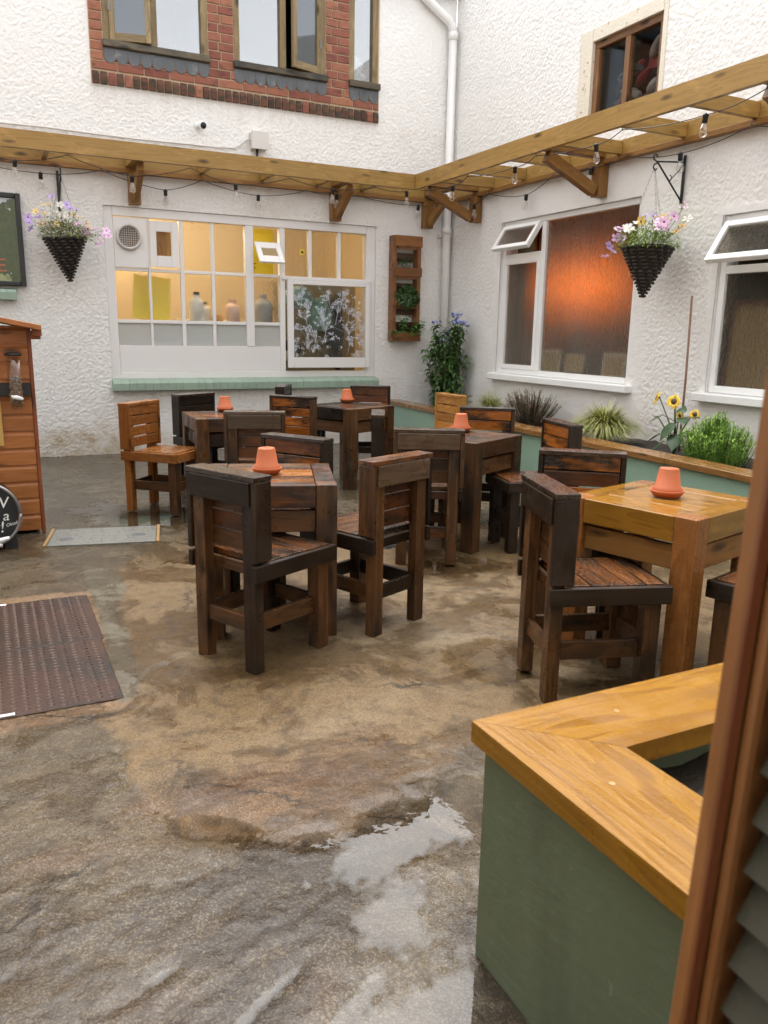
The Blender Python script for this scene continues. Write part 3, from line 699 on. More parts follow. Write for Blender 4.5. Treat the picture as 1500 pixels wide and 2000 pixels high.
al = bpy.data.lights.new('lounge_lamp', 'AREA'); al.shape = 'RECTANGLE'; al.size = 1.25; al.size_y = .30; al.energy = 4.6; al.color = (1, .60, .20)
ao = bpy.data.objects.new('lounge_lamp', al); COL.objects.link(ao); ao.location = (.58, -1.76, 1.84); ao.rotation_euler = (math.pi / 2, 0, -math.pi / 2)
# ------------------------------------------------------------------ windows
def pane(parent, m, a, b): return MB().box(a, b).build('pane', m, parent)
def kitchen_window():
    t = T('kitchen_window', 'long white painted kitchen window with pebbled panes, round vent and serving hatch', 'window')
    def bar(nm, x0, x1, z0, z1, y0=.03, y1=.09, m=M_WHITE): return board(nm, t, m, (x0, y0, z0), (x1, y1, z1), .004)
    bar('frame', -3.949, -3.86, .772, 2.458, .02, .12); bar('frame', -1.085, -.973, .772, 2.458, .02, .12)
    bar('frame', -3.859, -1.086, 2.372, 2.458, .02, .12); bar('frame', -3.859, -1.086, .772, .84, .02, .12)
    bar('mullion', -2.508, -2.422, 1.112, 2.371, .022, .1); bar('mullion', -2.125, -2.065, .841, 2.371, .024, .1)
    cols = [(-3.859, -3.53), (-3.505, -3.205), (-3.165, -2.878), (-2.842, -2.509)]
    for a, b in ((-3.53, -3.505), (-3.205, -3.165), (-2.878, -2.842)): bar('glazing_bar', a, b, 1.112, 2.371, .036)
    for z in (1.353, 1.866):
        for a, b in cols: bar('glazing_bar', a + .001, b - .001, z - .016, z + .016, .04)
        bar('glazing_bar', -2.421, -2.126, z - .016, z + .016, .04)
    for a, b in ((-1.783, -1.747), (-1.433, -1.397)): bar('glazing_bar', a, b, 1.872, 2.371, .036)
    board('transom', t, M_WHITE, (-2.1, -.005, 1.832), (-1.02, .09, 1.871), .004)
    board('lower_panel', t, M_WHITE, (-3.858, .03, .842), (-2.126, .055, 1.111), .003)
    for a, b in cols[2:]: pane(t, G_PEBBLE, (a + .001, .062, 1.883), (b - .001, .068, 2.371))
    for a, b in cols: pane(t, G_PEBBLE, (a + .001, .062, 1.37), (b - .001, .068, 1.849)); pane(t, G_FROST, (a + .001, .062, 1.113), (b - .001, .068, 1.336))
    pane(t, G_PEBBLE, (-2.42, .062, 1.37), (-2.126, .068, 1.849)); pane(t, G_FROST, (-2.42, .062, 1.113), (-2.126, .068, 1.336))
    for a, b in ((-2.064, -1.784), (-1.746, -1.434), (-1.396, -1.087)): pane(t, G_PEBBLE, (a, .062, 1.873), (b, .068, 2.371))
    # round extractor vent on its board
    board('vent_board', t, M_WHITE, (-3.857, .02, 1.884), (-3.532, .045, 2.36), .003)
    v = MB()
    prof = [(.095, 0), (.125, 0), (.128, .03), (.118, .045), (.104, .045), (.098, .02), (.095, 0)]
    v.lathe(prof, 32); vo = v.build('vent_ring', M_BOX, t, True, (-3.712, .02, 2.175), (math.pi / 2, 0, 0))
    g = MB()
    for k in range(-4, 5):
        q = k * .0215; l = math.sqrt(max(0, .097 ** 2 - q * q))
        g.box((q - .002, -l, .012), (q + .002, l, .02)); g.box((-l, q - .002, .0125), (l, q + .002, .0195))
    g.build('vent_grille', M_BOX, vo)
    MB().lathe([(.001, .002), (.096, .002)], 32).build('vent_duct', MW['brace'], vo)
    # ventilator board with an oblong opening
    for a, b in (((-3.51, .0, 1.90), (-3.445, .025, 2.345)), ((-3.292, .0, 1.90), (-3.222, .025, 2.345)), ((-3.444, .0, 2.245), (-3.293, .025, 2.345)), ((-3.444, .0, 1.90), (-3.293, .025, 2.01))):
        board('ventilator_board', t, M_WHITE, a, b, .002)
    board('ventilator_box', t, MW['brace'], (-3.44, .05, 2.0), (-3.33, .055, 2.25)); board('ventilator_box', t, MW['pergola'], (-3.329, .05, 2.0), (-3.29, .056, 2.25))
    # tilted hopper flap with a louvred hole
    fl = bpy.data.objects.new('flap', None); COL.objects.link(fl); fl.parent = t; fl.location = (-2.273, .02, 2.205); fl.rotation_euler = (rad(-42), 0, 0)
    for a, b in (((-.14, -.012, -.29), (-.085, .012, 0)), ((.085, -.012, -.29), (.14, .012, 0)), ((-.084, -.012, -.085), (.084, .012, 0)), ((-.084, -.012, -.29), (.084, .012, -.20))):
        board('flap_frame', fl, M_WHITE, a, b, .003)
    for k in range(7): board('louvre', fl, M_KRAFT, (-.083, -.006, -.195 + k * .0158), (.083, .004, -.187 + k * .0158), .001)
    # serving hatch with a floral film
    h = bpy.data.objects.new('serving_hatch', None); COL.objects.link(h); h.parent = t; h.location = (-1.55, -.015, 1.83); h.rotation_euler = (rad(-1.2), 0, 0)
    for a, b in (((-.50, 0, -.95), (-.435, .04, 0)), ((.445, 0, -.95), (.50, .04, 0)), ((-.434, 0, -.042), (.444, .04, 0)), ((-.434, 0, -.95), (.444, .04, -.835))):
        board('hatch_frame', h, M_WHITE, a, b, .004)
    MB().box((-.436, .018, -.836), (.446, .023, -.041)).build('pane', G_CLEAR, h)
    d = MB(); r2 = random.Random(3)
    def dotc(x, z, r):
        d.add([(x + r * math.cos(2 * math.pi * k / 6), .0165, z + r * math.sin(2 * math.pi * k / 6)) for k in range(6)], [tuple(range(6))])
    def strip(x0, z0, x1, z1, w):
        dx, dz = x1 - x0, z1 - z0; L = math.hypot(dx, dz) + 1e-6; nx, nz = -dz / L * w, dx / L * w
        d.add([(x0 + nx, .0168, z0 + nz), (x0 - nx, .0168, z0 - nz), (x1 - nx, .0168, z1 - nz), (x1 + nx, .0168, z1 + nz)], [(0, 1, 2, 3)])
    def inside(x, z): return -.43 < x < .44 and -.83 < z < -.045
    for (cx, cz, s) in ((-.32, -.12, .07), (-.02, -.13, .07), (.17, -.12, .06), (.12, -.24, .05), (-.25, -.25, .05), (-.39, -.2, .05), (-.06, -.35, .09), (.25, -.27, .08), (.35, -.32, .06), (.22, -.47, .09), (-.03, -.44, .10), (.42, -.48, .05), (-.15, -.56, .09), (-.3, -.36, .05), (.0, -.66, .11), (.38, -.62, .05), (.25, -.63, .04), (-.4, -.52, .05), (-.33, -.74, .10), (-.4, -.7, .06), (-.2, -.7, .05), (.35, -.8, .04), (-.28, -.52, .04)):
        bx, bz = cx + r2.uniform(-.06, .06), cz - r2.uniform(.12, .25)
        if inside(bx, bz): strip(bx, bz, cx, cz, .0016)
        for j in range(int(7 + 60 * s)):
            ux, uz = cx + r2.gauss(0, s * .75), cz + r2.gauss(0, s * .6)
            if inside(ux, uz - .03) and inside(bx, bz) and inside(ux, uz): strip(ux, uz - .012, cx + (bx - cx) * .45, cz + (bz - cz) * .45, .0008)
            for k in range(r2.randrange(7, 13)):
                x, z = ux + r2.gauss(0, .013), uz + r2.gauss(0, .010)
                if inside(x, z): dotc(x, z, r2.uniform(.003, .0065))
    d.build('floral_film', M_FILM, h)
    # sunflower sticker hanging in the upper pane
    st = MB(); st.add([(-1.852 + .032 * math.cos(k * .524), .058, 2.137 + .032 * math.sin(k * .524)) for k in range(12)], [tuple(range(12))]); st.build('sticker', M_YEL, t)
    st = MB(); st.add([(-1.852 + .015 * math.cos(k * .524), .055, 2.137 + .015 * math.sin(k * .524)) for k in range(12)], [tuple(range(12))]); st.build('sticker_centre', M_COAT, t)
    # reveals
kitchen_window()
def kitchen_things():
    o = MB().box((-.19, -.006, 0), (.19, .006, .45)).build('chopping_board', M_YEL, None, loc=(-3.5, .17, 1.375), rot=(rad(-9), rad(5), 0)); tag(o, 'yellow board propped behind the pebbled kitchen panes', 'board')
    sh = MB().box((-3.94, .075, 1.335), (-2.07, .50, 1.372)).build('window_shelf', M_BOTTLE); tag(sh, 'pale shelf crossing inside the kitchen window', 'shelf')
    def bottle(x, y, z, r, hh, m, label, nm='bottle'):
        t = T(nm, label, 'bottle', (x, y, z))
        MB().lathe([(r, 0), (r, hh * .62), (r * .8, hh * .74), (r * .4, hh * .82), (r * .38, hh * .9)], 16).build('body', m, t, True)
        MB().lathe([(r * .45, hh * .9), (r * .45, hh)], 12).build('cap', M_COAT if m is M_BOTTLE else m, t)
    bottle(-3.02, .16, 1.373, .075, .30, M_BOTTLE, 'white bottle with dark cap behind the third kitchen pane')
    bottle(-2.92, .22, 1.373, .06, .2, M_BOTTLE, 'short white bottle beside the black capped one inside the kitchen')
    bottle(-2.62, .17, 1.373, .08, .24, M_PINK, 'pink plastic bottle behind the fourth kitchen pane')
    bottle(-2.27, .19, 1.373, .10, .30, M_SEATCLOTH, 'grey container behind the kitchen pane under the tilted flap')
    o = MB().lathe([(.06, 0), (.065, .07)], 16).build('tub', M_ORG, None, True, (-2.80, .15, 1.373)); tag(o, 'low orange tub between the bottles inside the kitchen', 'tub')
    o = MB().ball((0, 0, 0), (.13, .08, .09), 12, 8).build('cloth', M_BLUE, None, True, (-3.62, .33, 1.12)); tag(o, 'blue cloth heaped behind the lowest kitchen pane', 'cloth')
    tag(MB().box((-2.0, .62, .8), (-.95, .64, 1.86)).build('backdrop', M_BACKDROP), 'beige screen added behind the serving hatch to darken its background', 'backdrop')  # panel added to dim what shows through the hatch
    tag(MB().box((-4.0, .24, .96), (-2.05, .6, 1.03)).build('worktop', M_BOTTLE), 'white worktop behind the frosted lower kitchen panes', 'worktop')
    bk = MB(); bk.box((-3.42, .42, 1.04), (-2.1, .44, 1.33)); tag(bk.build('tray', M_FRAMEW), 'pale tray standing behind the frosted panes', 'tray')
    def lump(nm, m, c, r, label, cat, seed):
        rr = random.Random(seed); mb = MB().ball((0, 0, 0), r, 16, 12)
        mb.v = [(x * (1 + .18 * math.sin(9 * z + seed + 5 * x)), y, z * (1 + .1 * math.sin(14 * x + seed))) for x, y, z in mb.v]
        o = mb.build(nm, m, None, True, c); tag(o, label, cat)
    lump('coat', M_COAT, (-1.28, .42, 1.28), (.17, .10, .42), 'dark coat hanging behind the serving hatch glass', 'coat', 1)
    lump('bag', M_TEAL, (-1.80, .32, 1.66), (.17, .08, .12), 'teal plastic bag behind the top of the hatch glass', 'bag', 2)
    lump('bag', M_TEAL, (-1.52, .34, 1.48), (.14, .08, .19), 'teal plastic bag beside the dark coat behind the hatch', 'bag', 3)
    lump('bag', M_COAT, (-1.86, .42, 1.08), (.16, .08, .10), 'dark bag low behind the hatch glass', 'bag', 4)
    lump('bag', M_BOTTLE, (-1.92, .34, 1.0), (.08, .06, .07), 'white carrier bag at the bottom of the hatch glass', 'bag', 5)
    nt_ = T('notice', 'yellow notice with black print behind the tilted kitchen flap', 'notice', (-2.27, .26, 2.1))
    MB().box((-.15, 0, -.22), (.15, .004, .27)).build('sheet', M_YEL, nt_)
    g = MB()
    for k in range(4): g.box((-.13, -.002, -.1 - k * .022), (-.05 - .02 * (k % 2), -.001, -.092 - k * .022))
    g.build('print', M_COAT, nt_)
kitchen_things()

def brick_sill(name, label, x0, x1, z0, z1, yf, mat, n):
    t = T(name, label, 'window sill', (x0, 0, z0)); w = (x1 - x0) / n
    for k in range(n):
        mb = MB(); dy = rng.uniform(-.003, .003); dz = rng.uniform(-.002, .002); a, b = k * w + .0012, (k + 1) * w - .0012
        pf = [(-yf + dy, 0), (-yf + dy, (z1 - z0) * .62 + dz), (-yf + .02 + dy, (z1 - z0) * .84 + dz), (.02, (z1 - z0) + dz), (.02, 0)]
        vs = [(a, p, q) for p, q in pf] + [(b, p, q) for p, q in pf]; m5 = len(pf)
        mb.add(vs, [tuple(reversed(range(m5))), tuple(range(m5, 2 * m5))] + [(i, (i + 1) % m5, (i + 1) % m5 + m5, i + m5) for i in range(m5)])
        mb.build('brick', mat, t)
    MB().box((.001, -yf + .008, .003), (x1 - x0 - .001, .02, (z1 - z0) * .6)).build('mortar_bed', mat, t)
brick_sill('brick_sill', 'mint green painted brick sill under the kitchen window', -3.955, -.955, .66, .775, .10, M_MINTB, 38)
brick_sill('brick_sill', 'mint green painted brick sill below the framed poster', -5.95, -4.785, 1.53, 1.64, .10, M_MINTB, 14)

# red brick panel with its bricks
def brick_panel():
    t = T('brick_panel', 'red brick panel with a sooty rowlock course around the upstairs windows', 'brick wall')
    x0, x1, z0 = -3.985, -.975, 3.548
    us = [(x0, UW[0][0]), (UW[0][1], UW[1][0]), (UW[1][1], UW[2][0]), (UW[2][1], x1)]
    mb = MB(); mb.box((x0, -.016, z0), (x1, .007, 3.858))
    for a, b in us: mb.box((a, -.0155, 3.859), (b, .007, 4.94))
    mb.build('mortar', M_MORTAR, t)
    n = 40; w = (x1 - x0) / n
    rl = MB(); pf = [(.004, -.006), (-.040, -.006), (-.040, .062), (-.030, .092), (-.016, .104), (.004, .104)]
    L = w - .014
    rl.add([(-L / 2, p, q) for p, q in pf] + [(L / 2, p, q) for p, q in pf], [tuple(reversed(range(6))), tuple(range(6, 12))] + [(i, (i + 1) % 6, (i + 1) % 6 + 6, i + 6) for i in range(6)])
    rm = rl.mesh('rowlock_brick')
    for k in range(n):
        o = link('brick', rm, M_BRICKD if rng.random() < .86 else M_BRICK, t, (x0 + (k + .5) * w, rng.uniform(-.003, .003), z0 + .004))
        o.rotation_euler = (0, rng.uniform(-.02, .02), 0)
    ph, bl = .083, .245
    def put(a, b, z):
        if b - a < .03: return
        o = link('brick', chamfer_mesh(round(b - a - .013, 3), .03, ph - .0135, .004), M_BRICK, t, ((a + b) / 2, -.0125 + rng.uniform(-.003, .003), z + ph / 2))
        o.rotation_euler = (0, rng.uniform(-.006, .006), 0)
    z = z0 + .118; row = 0
    while z < 4.93:
        segs = [(x0, x1)] if z + ph < 3.87 else us
        off = 0 if row % 2 == 0 else -bl / 2
        for a, b in segs:
            if len(segs) > 1 and row % 2 == 1 and (b - a) > .2:        # header rows in the narrow piers
                k = max(1, round((b - a) / (bl / 2))); st = (b - a) / k
                for i in range(k): put(a + i * st, a + (i + 1) * st, z)
            else:
                q = x0 + off + math.floor((a - x0 - off) / bl) * bl
                while q < b:
                    if min(b, q + bl) - max(a, q) > .02: put(max(a, q), min(b, q + bl), z)
                    q += bl
        z += ph; row += 1
brick_panel()
def scallops(t, x0, x1, zt, drop, r):
    n = max(2, int(round((x1 - x0) / (2 * r)))); w = (x1 - x0) / n; poly = [(x1, zt), (x0, zt)]
    for k in range(n):
        c = x0 + (k + .5) * w
        for i in range(9):
            a = math.pi + math.pi * i / 8; poly.append((c + w * .5 * math.cos(a), zt - drop + w * .55 * math.sin(a)))
    mb = MB(); m2 = len(poly); mb.v = [(p[0], -.030, p[1]) for p in poly] + [(p[0], -.027, p[1]) for p in poly]
    # strip of quads: top edge sampled above each lower point
    mb.v = []; mb.f = []
    low = poly[2:]
    for x, z in low:
        mb.v += [(x, -.036, zt), (x, -.031 - .004 * rng.random(), z), (x, -.028, zt), (x, -.028, z)]
    for i in range(len(low) - 1):
        a = i * 4; b = a + 4
        mb.f += [(a, a + 1, b + 1, b), (a + 2, b + 2, b + 3, a + 3), (a + 1, a + 3, b + 3, b + 1)]
    mb.build('lead_apron', M_LEAD, t)
def upper_window(i, label, a, b, zb, mull, casement):
    t = T('casement_window', label, 'window', group=None); z1 = 4.9
    W_ = MW['window']
    def bar(nm, x0, x1, q0, q1, y0=-.012, y1=.07): return board(nm, t, W_, (x0, y0, q0), (x1, y1, q1), .005)
    bar('frame', a + .001, a + .062, zb + .071, z1 - .07); bar('frame', b - .062, b - .001, zb + .071, z1 - .07); bar('frame', a + .001, b - .001, z1 - .069, z1 - .001)
    board('sill', t, MW['sill'], (a - .012, -.075, zb + .005), (b + .012, .07, zb + .07), .008)
    scallops(t, a - .005, b + .005, zb + .004, .068, .053)
    if mull is None:
        pane(t, G_SKY, (a + .063, .03, zb + .072), (b - .063, .036, z1 - .07)); return t
    bar('mullion', mull - .032, mull + .032, zb + .071, z1 - .07)
    fx = (mull + .033, b - .063) if casement == 'l' else (a + .063, mull - .033)
    pane(t, G_SKY, (fx[0], .03, zb + .072), (fx[1], .036, z1 - .07))
    s = bpy.data.objects.new('casement', None); COL.objects.link(s); s.parent = t
    w = (mull - .034 - a - .063) if casement == 'l' else (b - .063 - mull - .034); hh = z1 - .072 - zb - .074
    if casement == 'l': s.location = (a + .063, -.012, zb + .074); s.rotation_euler = (0, 0, rad(-13)); sg = 1
    else: s.location = (b - .063, -.012, zb + .074); s.rotation_euler = (0, 0, rad(20)); sg = -1
    def sb(x0, x1, q0, q1): board('stile', s, W_, (sg * x0, -.018, q0), (sg * x1, .022, q1), .005)
    sb(0, .05, 0, hh); sb(w - .05, w, 0, hh); sb(.051, w - .051, 0, .07); sb(.051, w - .051, hh - .05, hh)
    MB().box((sg * .05, .0, .068), (sg * (w - .05), .005, hh - .05)).build('pane', G_DIM, s)
    for q in (.25, .8): MB().box((sg * -.006, -.024, q), (sg * .02, -.019, q + .08)).build('hinge', M_STEEL, s)
    return t
u1 = upper_window(0, 'weathered timber window, farthest from the corner, with its casement slightly ajar', *UW[0][:2], 3.86, -3.385, 'l')
u2 = upper_window(1, 'weathered timber window above the junction box with its hinged casement swung open', *UW[1][:2], 3.86, -2.075, 'r')
u3 = upper_window(2, 'narrow weathered timber window with a white towel behind the glass', *UW[2][:2], 3.86, None, None)
tw = MB(); r3 = random.Random(5)
for k in range(9): tw.ball((r3.uniform(-.06, .06), r3.uniform(-.03, .03), .05 + k * .028), (r3.uniform(.05, .085), .05, r3.uniform(.03, .05)), 12, 8)
tag(tw.build('towel', M_TOWEL, None, True, (-1.19, .14, 3.93)), 'crumpled white towel behind the narrow upstairs window', 'towel')

def framed_window(name, label, y0, y1, z0, z1, mull, glassm, transom, big):
    """white casement window in the planter wall (plane x=0)"""
    t = T(name, label, 'window'); f = .055
    def bar(nm, a, b, q0, q1, x0=.03, x1=.10, m=M_UPVC): return board(nm, t, m, (x0, a, q0), (x1, b, q1), .005)
    bar('frame', y0 + .001, y0 + f, z0 + .04, z1 - .001); bar('frame', y1 - f, y1 - .001, z0 + .04, z1 - .001)
    bar('frame', y0 + f + .001, y1 - f - .001, z1 - f, z1 - .001); bar('frame', y0 + f + .001, y1 - f - .001, z0 + .04, z0 + .04 + f)
    board('sill', t, M_UPVC, (-.085, y0 - .07, z0 - .03), (.10, y1 + .05, z0 + .038), .008)
    zb, zt = z0 + .04 + f + .001, z1 - f - .001
    bar('mullion', mull - .035, mull + .035, zb, zt)
    if big: pane(t, glassm, (.06, y0 + f, zb), (.066, mull - .036, zt))
    ya, yb = mull + .036, y1 - f - .001
    bar('transom', ya, yb, transom - .03, transom + .03)
    # fixed lower sash
    s = .045
    for a, b, q0, q1 in ((ya, ya + s, zb, transom - .031), (yb - s, yb, zb, transom - .031), (ya + s + .001, yb - s - .001, zb, zb + s), (ya + s + .001, yb - s - .001, transom - .031 - s, transom - .031)):
        bar('sash', a, b, q0, q1, .018, .075)
    pane(t, glassm, (.045, ya + s, zb + s), (.051, yb - s, transom - .03 - s))
    v = bpy.data.objects.new('top_vent', None); COL.objects.link(v); v.parent = t; v.location = (.012, (ya + yb) / 2, zt); v.rotation_euler = (0, rad(33), 0)
    hw = (yb - ya) / 2 + .012; hh = zt - transom - .02
    for a, b in (((-.02, -hw, -hh), (.03, -hw + s, 0)), ((-.02, hw - s, -hh), (.03, hw, 0)), ((-.02, -hw + s + .001, -s), (.03, hw - s - .001, 0)), ((-.02, -hw + s + .001, -hh), (.03, hw - s - .001, -hh + s))):
        board('sash', v, M_UPVC, a, b, .005)
    MB().box((0, -hw + s, -hh + s), (.006, hw - s, -s)).build('pane', glassm, v)
    return t
framed_window('casement_window', 'white window with orange lit bark glass and its small top vent open', *B1, -1.80, G_BARK, 2.09, True)
def win2():
    t = T('casement_window', 'white window behind the bamboo cane with its wide top vent propped open', 'window')
    y0, y1, z0, z1 = B2; f = .055; tr = 1.80
    def bar(nm, a, b, q0, q1, x0=.03, x1=.10): return board(nm, t, M_UPVC, (x0, a, q0), (x1, b, q1), .005)
    bar('frame', y0 + .001, y0 + f, z0 + .04, z1 - .001); bar('frame', y1 - f, y1 - .001, z0 + .04, z1 - .001)
    bar('frame', y0 + f + .001, y1 - f - .001, z1 - f, z1 - .001); bar('frame', y0 + f + .001, y1 - f - .001, z0 + .04, z0 + .04 + f)
    bar('transom', y0 + f + .001, y1 - f - .001, tr - .03, tr + .03)
    board('sill', t, M_UPVC, (-.085, y0 - .07, z0 - .03), (.10, y1 + .06, z0 + .038), .008)
    pane(t, G_BARK, (.06, y0 + f, z0 + .095), (.066, y1 - f, tr - .03))
    v = bpy.data.objects.new('top_vent', None); COL.objects.link(v); v.parent = t; v.location = (.012, (y0 + y1) / 2, z1 - f); v.rotation_euler = (0, rad(33), 0)
    hw = (y1 - y0) / 2 - .035; hh = z1 - f - tr + .005; s = .05
    for a, b in (((-.02, -hw, -hh), (.03, -hw + s, 0)), ((-.02, hw - s, -hh), (.03, hw, 0)), ((-.02, -hw + s + .001, -s), (.03, hw - s - .001, 0)), ((-.02, -hw + s + .001, -hh), (.03, hw - s - .001, -hh + s))):
        board('sash', v, M_UPVC, a, b, .005)
    MB().box((0, -hw + s, -hh + s), (.006, hw - s, -s)).build('pane', G_BARK, v)
win2()
def upper_b():
    t = T('casement_window', 'brown timber window in a flaking cream frame with soft heap behind mesh', 'window')
    y0, y1, z0, z1 = BU
    board('frame', t, M_CREAM, (-.012, y1 - .17, z0 + .001), (.05, y1 - .001, z1 - .001), .006); board('frame', t, M_CREAM, (-.010, y0 + .05, z1 - .11), (.05, y1 - .171, z1 - .001), .006)
    board('frame', t, M_CREAM, (-.008, y0 + .001, z0 + .001), (.05, y0 + .049, z1 - .001), .006)
    m = MW['winbrown']; a, b = y0 + .05, y1 - .171; zt = z1 - .111
    for p, q, c, e in ((a, a + .05, z0 + .06, zt - .061), (b - .06, b - .001, z0 + .06, zt - .061), (a, b - .001, zt - .06, zt), (a, b - .001, z0 + .001, z0 + .059)):
        board('sash', t, m, (.02, p, c), (.08, q, e), .005)
    mid = (a + b) / 2; board('mullion', t, m, (.02, mid - .03, z0 + .06), (.08, mid + .03, zt - .061), .005)
    pane(t, G_SKYD, (.05, a + .05, z0 + .06), (.055, mid - .031, zt - .061)); pane(t, G_SKYD, (.05, mid + .031, z0 + .06), (.055, b - .06, zt - .061))
    r4 = random.Random(9); hp = T('soft_heap', 'heap of grey, red and dark bundles behind the brown upstairs window', 'bundle', (.13, -2.83, 3.16))
    mats = [M_TOYG, M_TOYD, M_RED, M_TOYD, M_TOYD, M_TOYD, M_TOYG]
    for k in range(26):
        y = -.36 + .72 * r4.random(); z = r4.random() * (.22 + .42 * (.5 - y))
        o = MB().ball((0, 0, 0), (.05, r4.uniform(.05, .11), r4.uniform(.02, .045)), 10, 8).build('bundle', mats[k % 7], hp, True, (r4.uniform(0, .06), y, z)); o.rotation_euler = (r4.uniform(-1, 1), 0, 0)
    o = MB().box((0, -.06, 0), (.02, .06, .16)).build('red_box', M_RED, hp, loc=(.03, -.17, .35), rot=(.1, 0, 0))
upper_b()
# what stands inside the lounge window
def lounge():
    cu = MB(); ys = [-3.3 + 2.58 * k / 180 for k in range(181)]
    for k, y in enumerate(ys):
        x = .80 + .028 * math.sin(y * 46 + 1.3 * math.sin(y * 5)); cu.v += [(x, y, .62), (x, y, 2.7), (x + .02, y, .62), (x + .02, y, 2.7)]
    for k in range(180):
        b = 4 * k; cu.f += [(b, b + 1, b + 5, b + 4), (b + 2, b + 6, b + 7, b + 3), (b + 1, b + 3, b + 7, b + 5), (b, b + 4, b + 6, b + 2)]
    tag(cu.build('curtain', M_ROOM, None, True), 'orange curtain glowing behind the bark textured glass', 'curtain')
    tag(MB().box((.48, -2.6, .62), (.72, -1.75, 1.40)).build('cabinet', M_COAT), 'black cabinet low behind the orange lit window', 'cabinet')
    tag(MB().box((.24, -1.37, .62), (.27, -.45, 2.55)).build('glow_mask', M_OLIVE), 'olive grey panel added to hide the orange glow from the narrow pane of the orange lit window', 'added panel')  # panel added to keep the orange glow out of the narrow pane
    def pic(y0, y1, ht, mfr, label):
        t = T('picture_frame', label, 'picture frame', (.072, 0, .90)); t.rotation_euler = (0, rad(6), 0)
        w = .035
        for a, b in (((0, y0, 0), (.02, y0 + w, ht)), ((0, y1 - w, 0), (.02, y1, ht)), ((0, y0 + w, ht - w), (.02, y1 - w, ht)), ((0, y0 + w, 0), (.02, y1 - w, w))): board('frame_rail', t, mfr, a, b, .003)
        MB().box((.004, y0 + w, w), (.012, y1 - w, ht - w)).build('backing', M_KRAFT, t)
    pic(-2.12, -1.72, .25, M_FRAMEW, 'pale framed picture back leaning inside the orange lit window by the mullion')
    pic(-2.52, -2.15, .25, M_FRAMED, 'dark framed picture back leaning in the middle of the orange lit window')
    pic(-3.05, -2.74, .24, M_FRAMEW, 'white framed picture back at the far edge of the orange lit window')
    t = T('cork_board', 'framed cork board leaning inside the window behind the cane', 'board', (.074, 0, .89)); t.rotation_euler = (0, rad(5), 0)
    for a, b in (((0, -5.1, 0), (.02, -5.06, .68)), ((0, -4.17, 0), (.02, -4.13, .68)), ((0, -5.06, .64), (.02, -4.17, .68)), ((0, -5.06, 0), (.02, -4.17, .04))): board('frame_rail', t, M_CANE, a, b, .003)
    MB().box((.004, -5.06, .04), (.012, -4.17, .64)).build('backing', M_KRAFT, t)
lounge()

# ------------------------------------------------------------------ pergola along both walls
def pergola():
    t = T('pergola', 'narrow tan timber pergola running along both white walls on diagonal braces', 'pergola')
    P_, B_ = MW['pergola'], MW['brace']
    zb, zt = 2.795, 2.945; fa, fb = -.58, -.80; th = .045
    # front beams, mitred where they meet
    a = MB(); a.add([(-7.2, fa, zb), (fb, fa, zb), (fb + th, fa + th, zb), (-7.2, fa + th, zb), (-7.2, fa, zt), (fb, fa, zt), (fb + th, fa + th, zt), (-7.2, fa + th, zt)], [(0, 3, 2, 1), (4, 5, 6, 7), (0, 1, 5, 4), (1, 2, 6, 5), (2, 3, 7, 6), (3, 0, 4, 7)])
    bo = a.build('beam', P_, t)
    b = MB(); L0 = -8.4; q = .003
    bm = b.add([(L0, -q, zb), (fa - q, -q, zb), (fa + th - q, -th, zb), (L0, -th, zb), (L0, -q, zt), (fa - q, -q, zt), (fa + th - q, -th, zt), (L0, -th, zt)], [(0, 1, 2, 3), (7, 6, 5, 4), (4, 5, 1, 0), (5, 6, 2, 1), (6, 7, 3, 2), (7, 4, 0, 3)])
    b.build('beam', P_, t, loc=(fb, 0, 0), rot=(0, 0, math.pi / 2))
    board('ledger', t, P_, (-7.2, -.058, zb + .01), (-.06, -.013, zb + .13)); board('ledger', t, P_, (-.058, -8.4, zb + .02), (-.013, -.06, zb + .14))
    board('ledger', t, B_, (-7.2, -.075, zb - .035), (-.08, -.013, zb + .009)); board('ledger', t, B_, (-.075, -8.4, zb - .025), (-.013, -.08, zb + .019))
    for x in (-6.6, -5.9, -5.2, -4.46, -3.70, -2.99, -2.34, -1.73, -1.19): board('rafter', t, P_, (x - .022, fa + th + .001, zb + .02), (x + .022, -.06, zb + .125))
    for y in (-.98, -1.55, -2.23, -2.93, -3.65, -4.31, -5.0, -5.7, -6.4, -7.1): board('rafter', t, P_, (fb + th + .001, y - .022, zb + .02), (-.06, y + .022, zb + .125))
    for x in (-6.0, -3.65, -1.505, -.345):
        board('wall_post', t, B_, (x - .055, -.11, 2.475), (x + .055, -.014, zb - .037), .004)
        strut('brace', t, B_, (x, -.125, 2.53), (x, fa + .10, zb - .03), .055, .095, (0, 1, 1))
        board('brace_head', t, B_, (x - .05, fa + th + .002, zb + .03), (x + .05, -.06, zb + .12), .003)
    for y in (-.645, -2.69, -4.9, -7.0):
        board('wall_post', t, B_, (-.11, y - .055, 2.50), (-.014, y + .055, zb - .027), .004)
        strut('brace', t, B_, (-.125, y, 2.55), (fb + .14, y, zb - .01), .075, .095, (1, 0, 1))
        board('brace_head', t, B_, (fb + th + .002, y - .05, zb + .03), (-.06, y + .05, zb + .12), .003)
pergola()

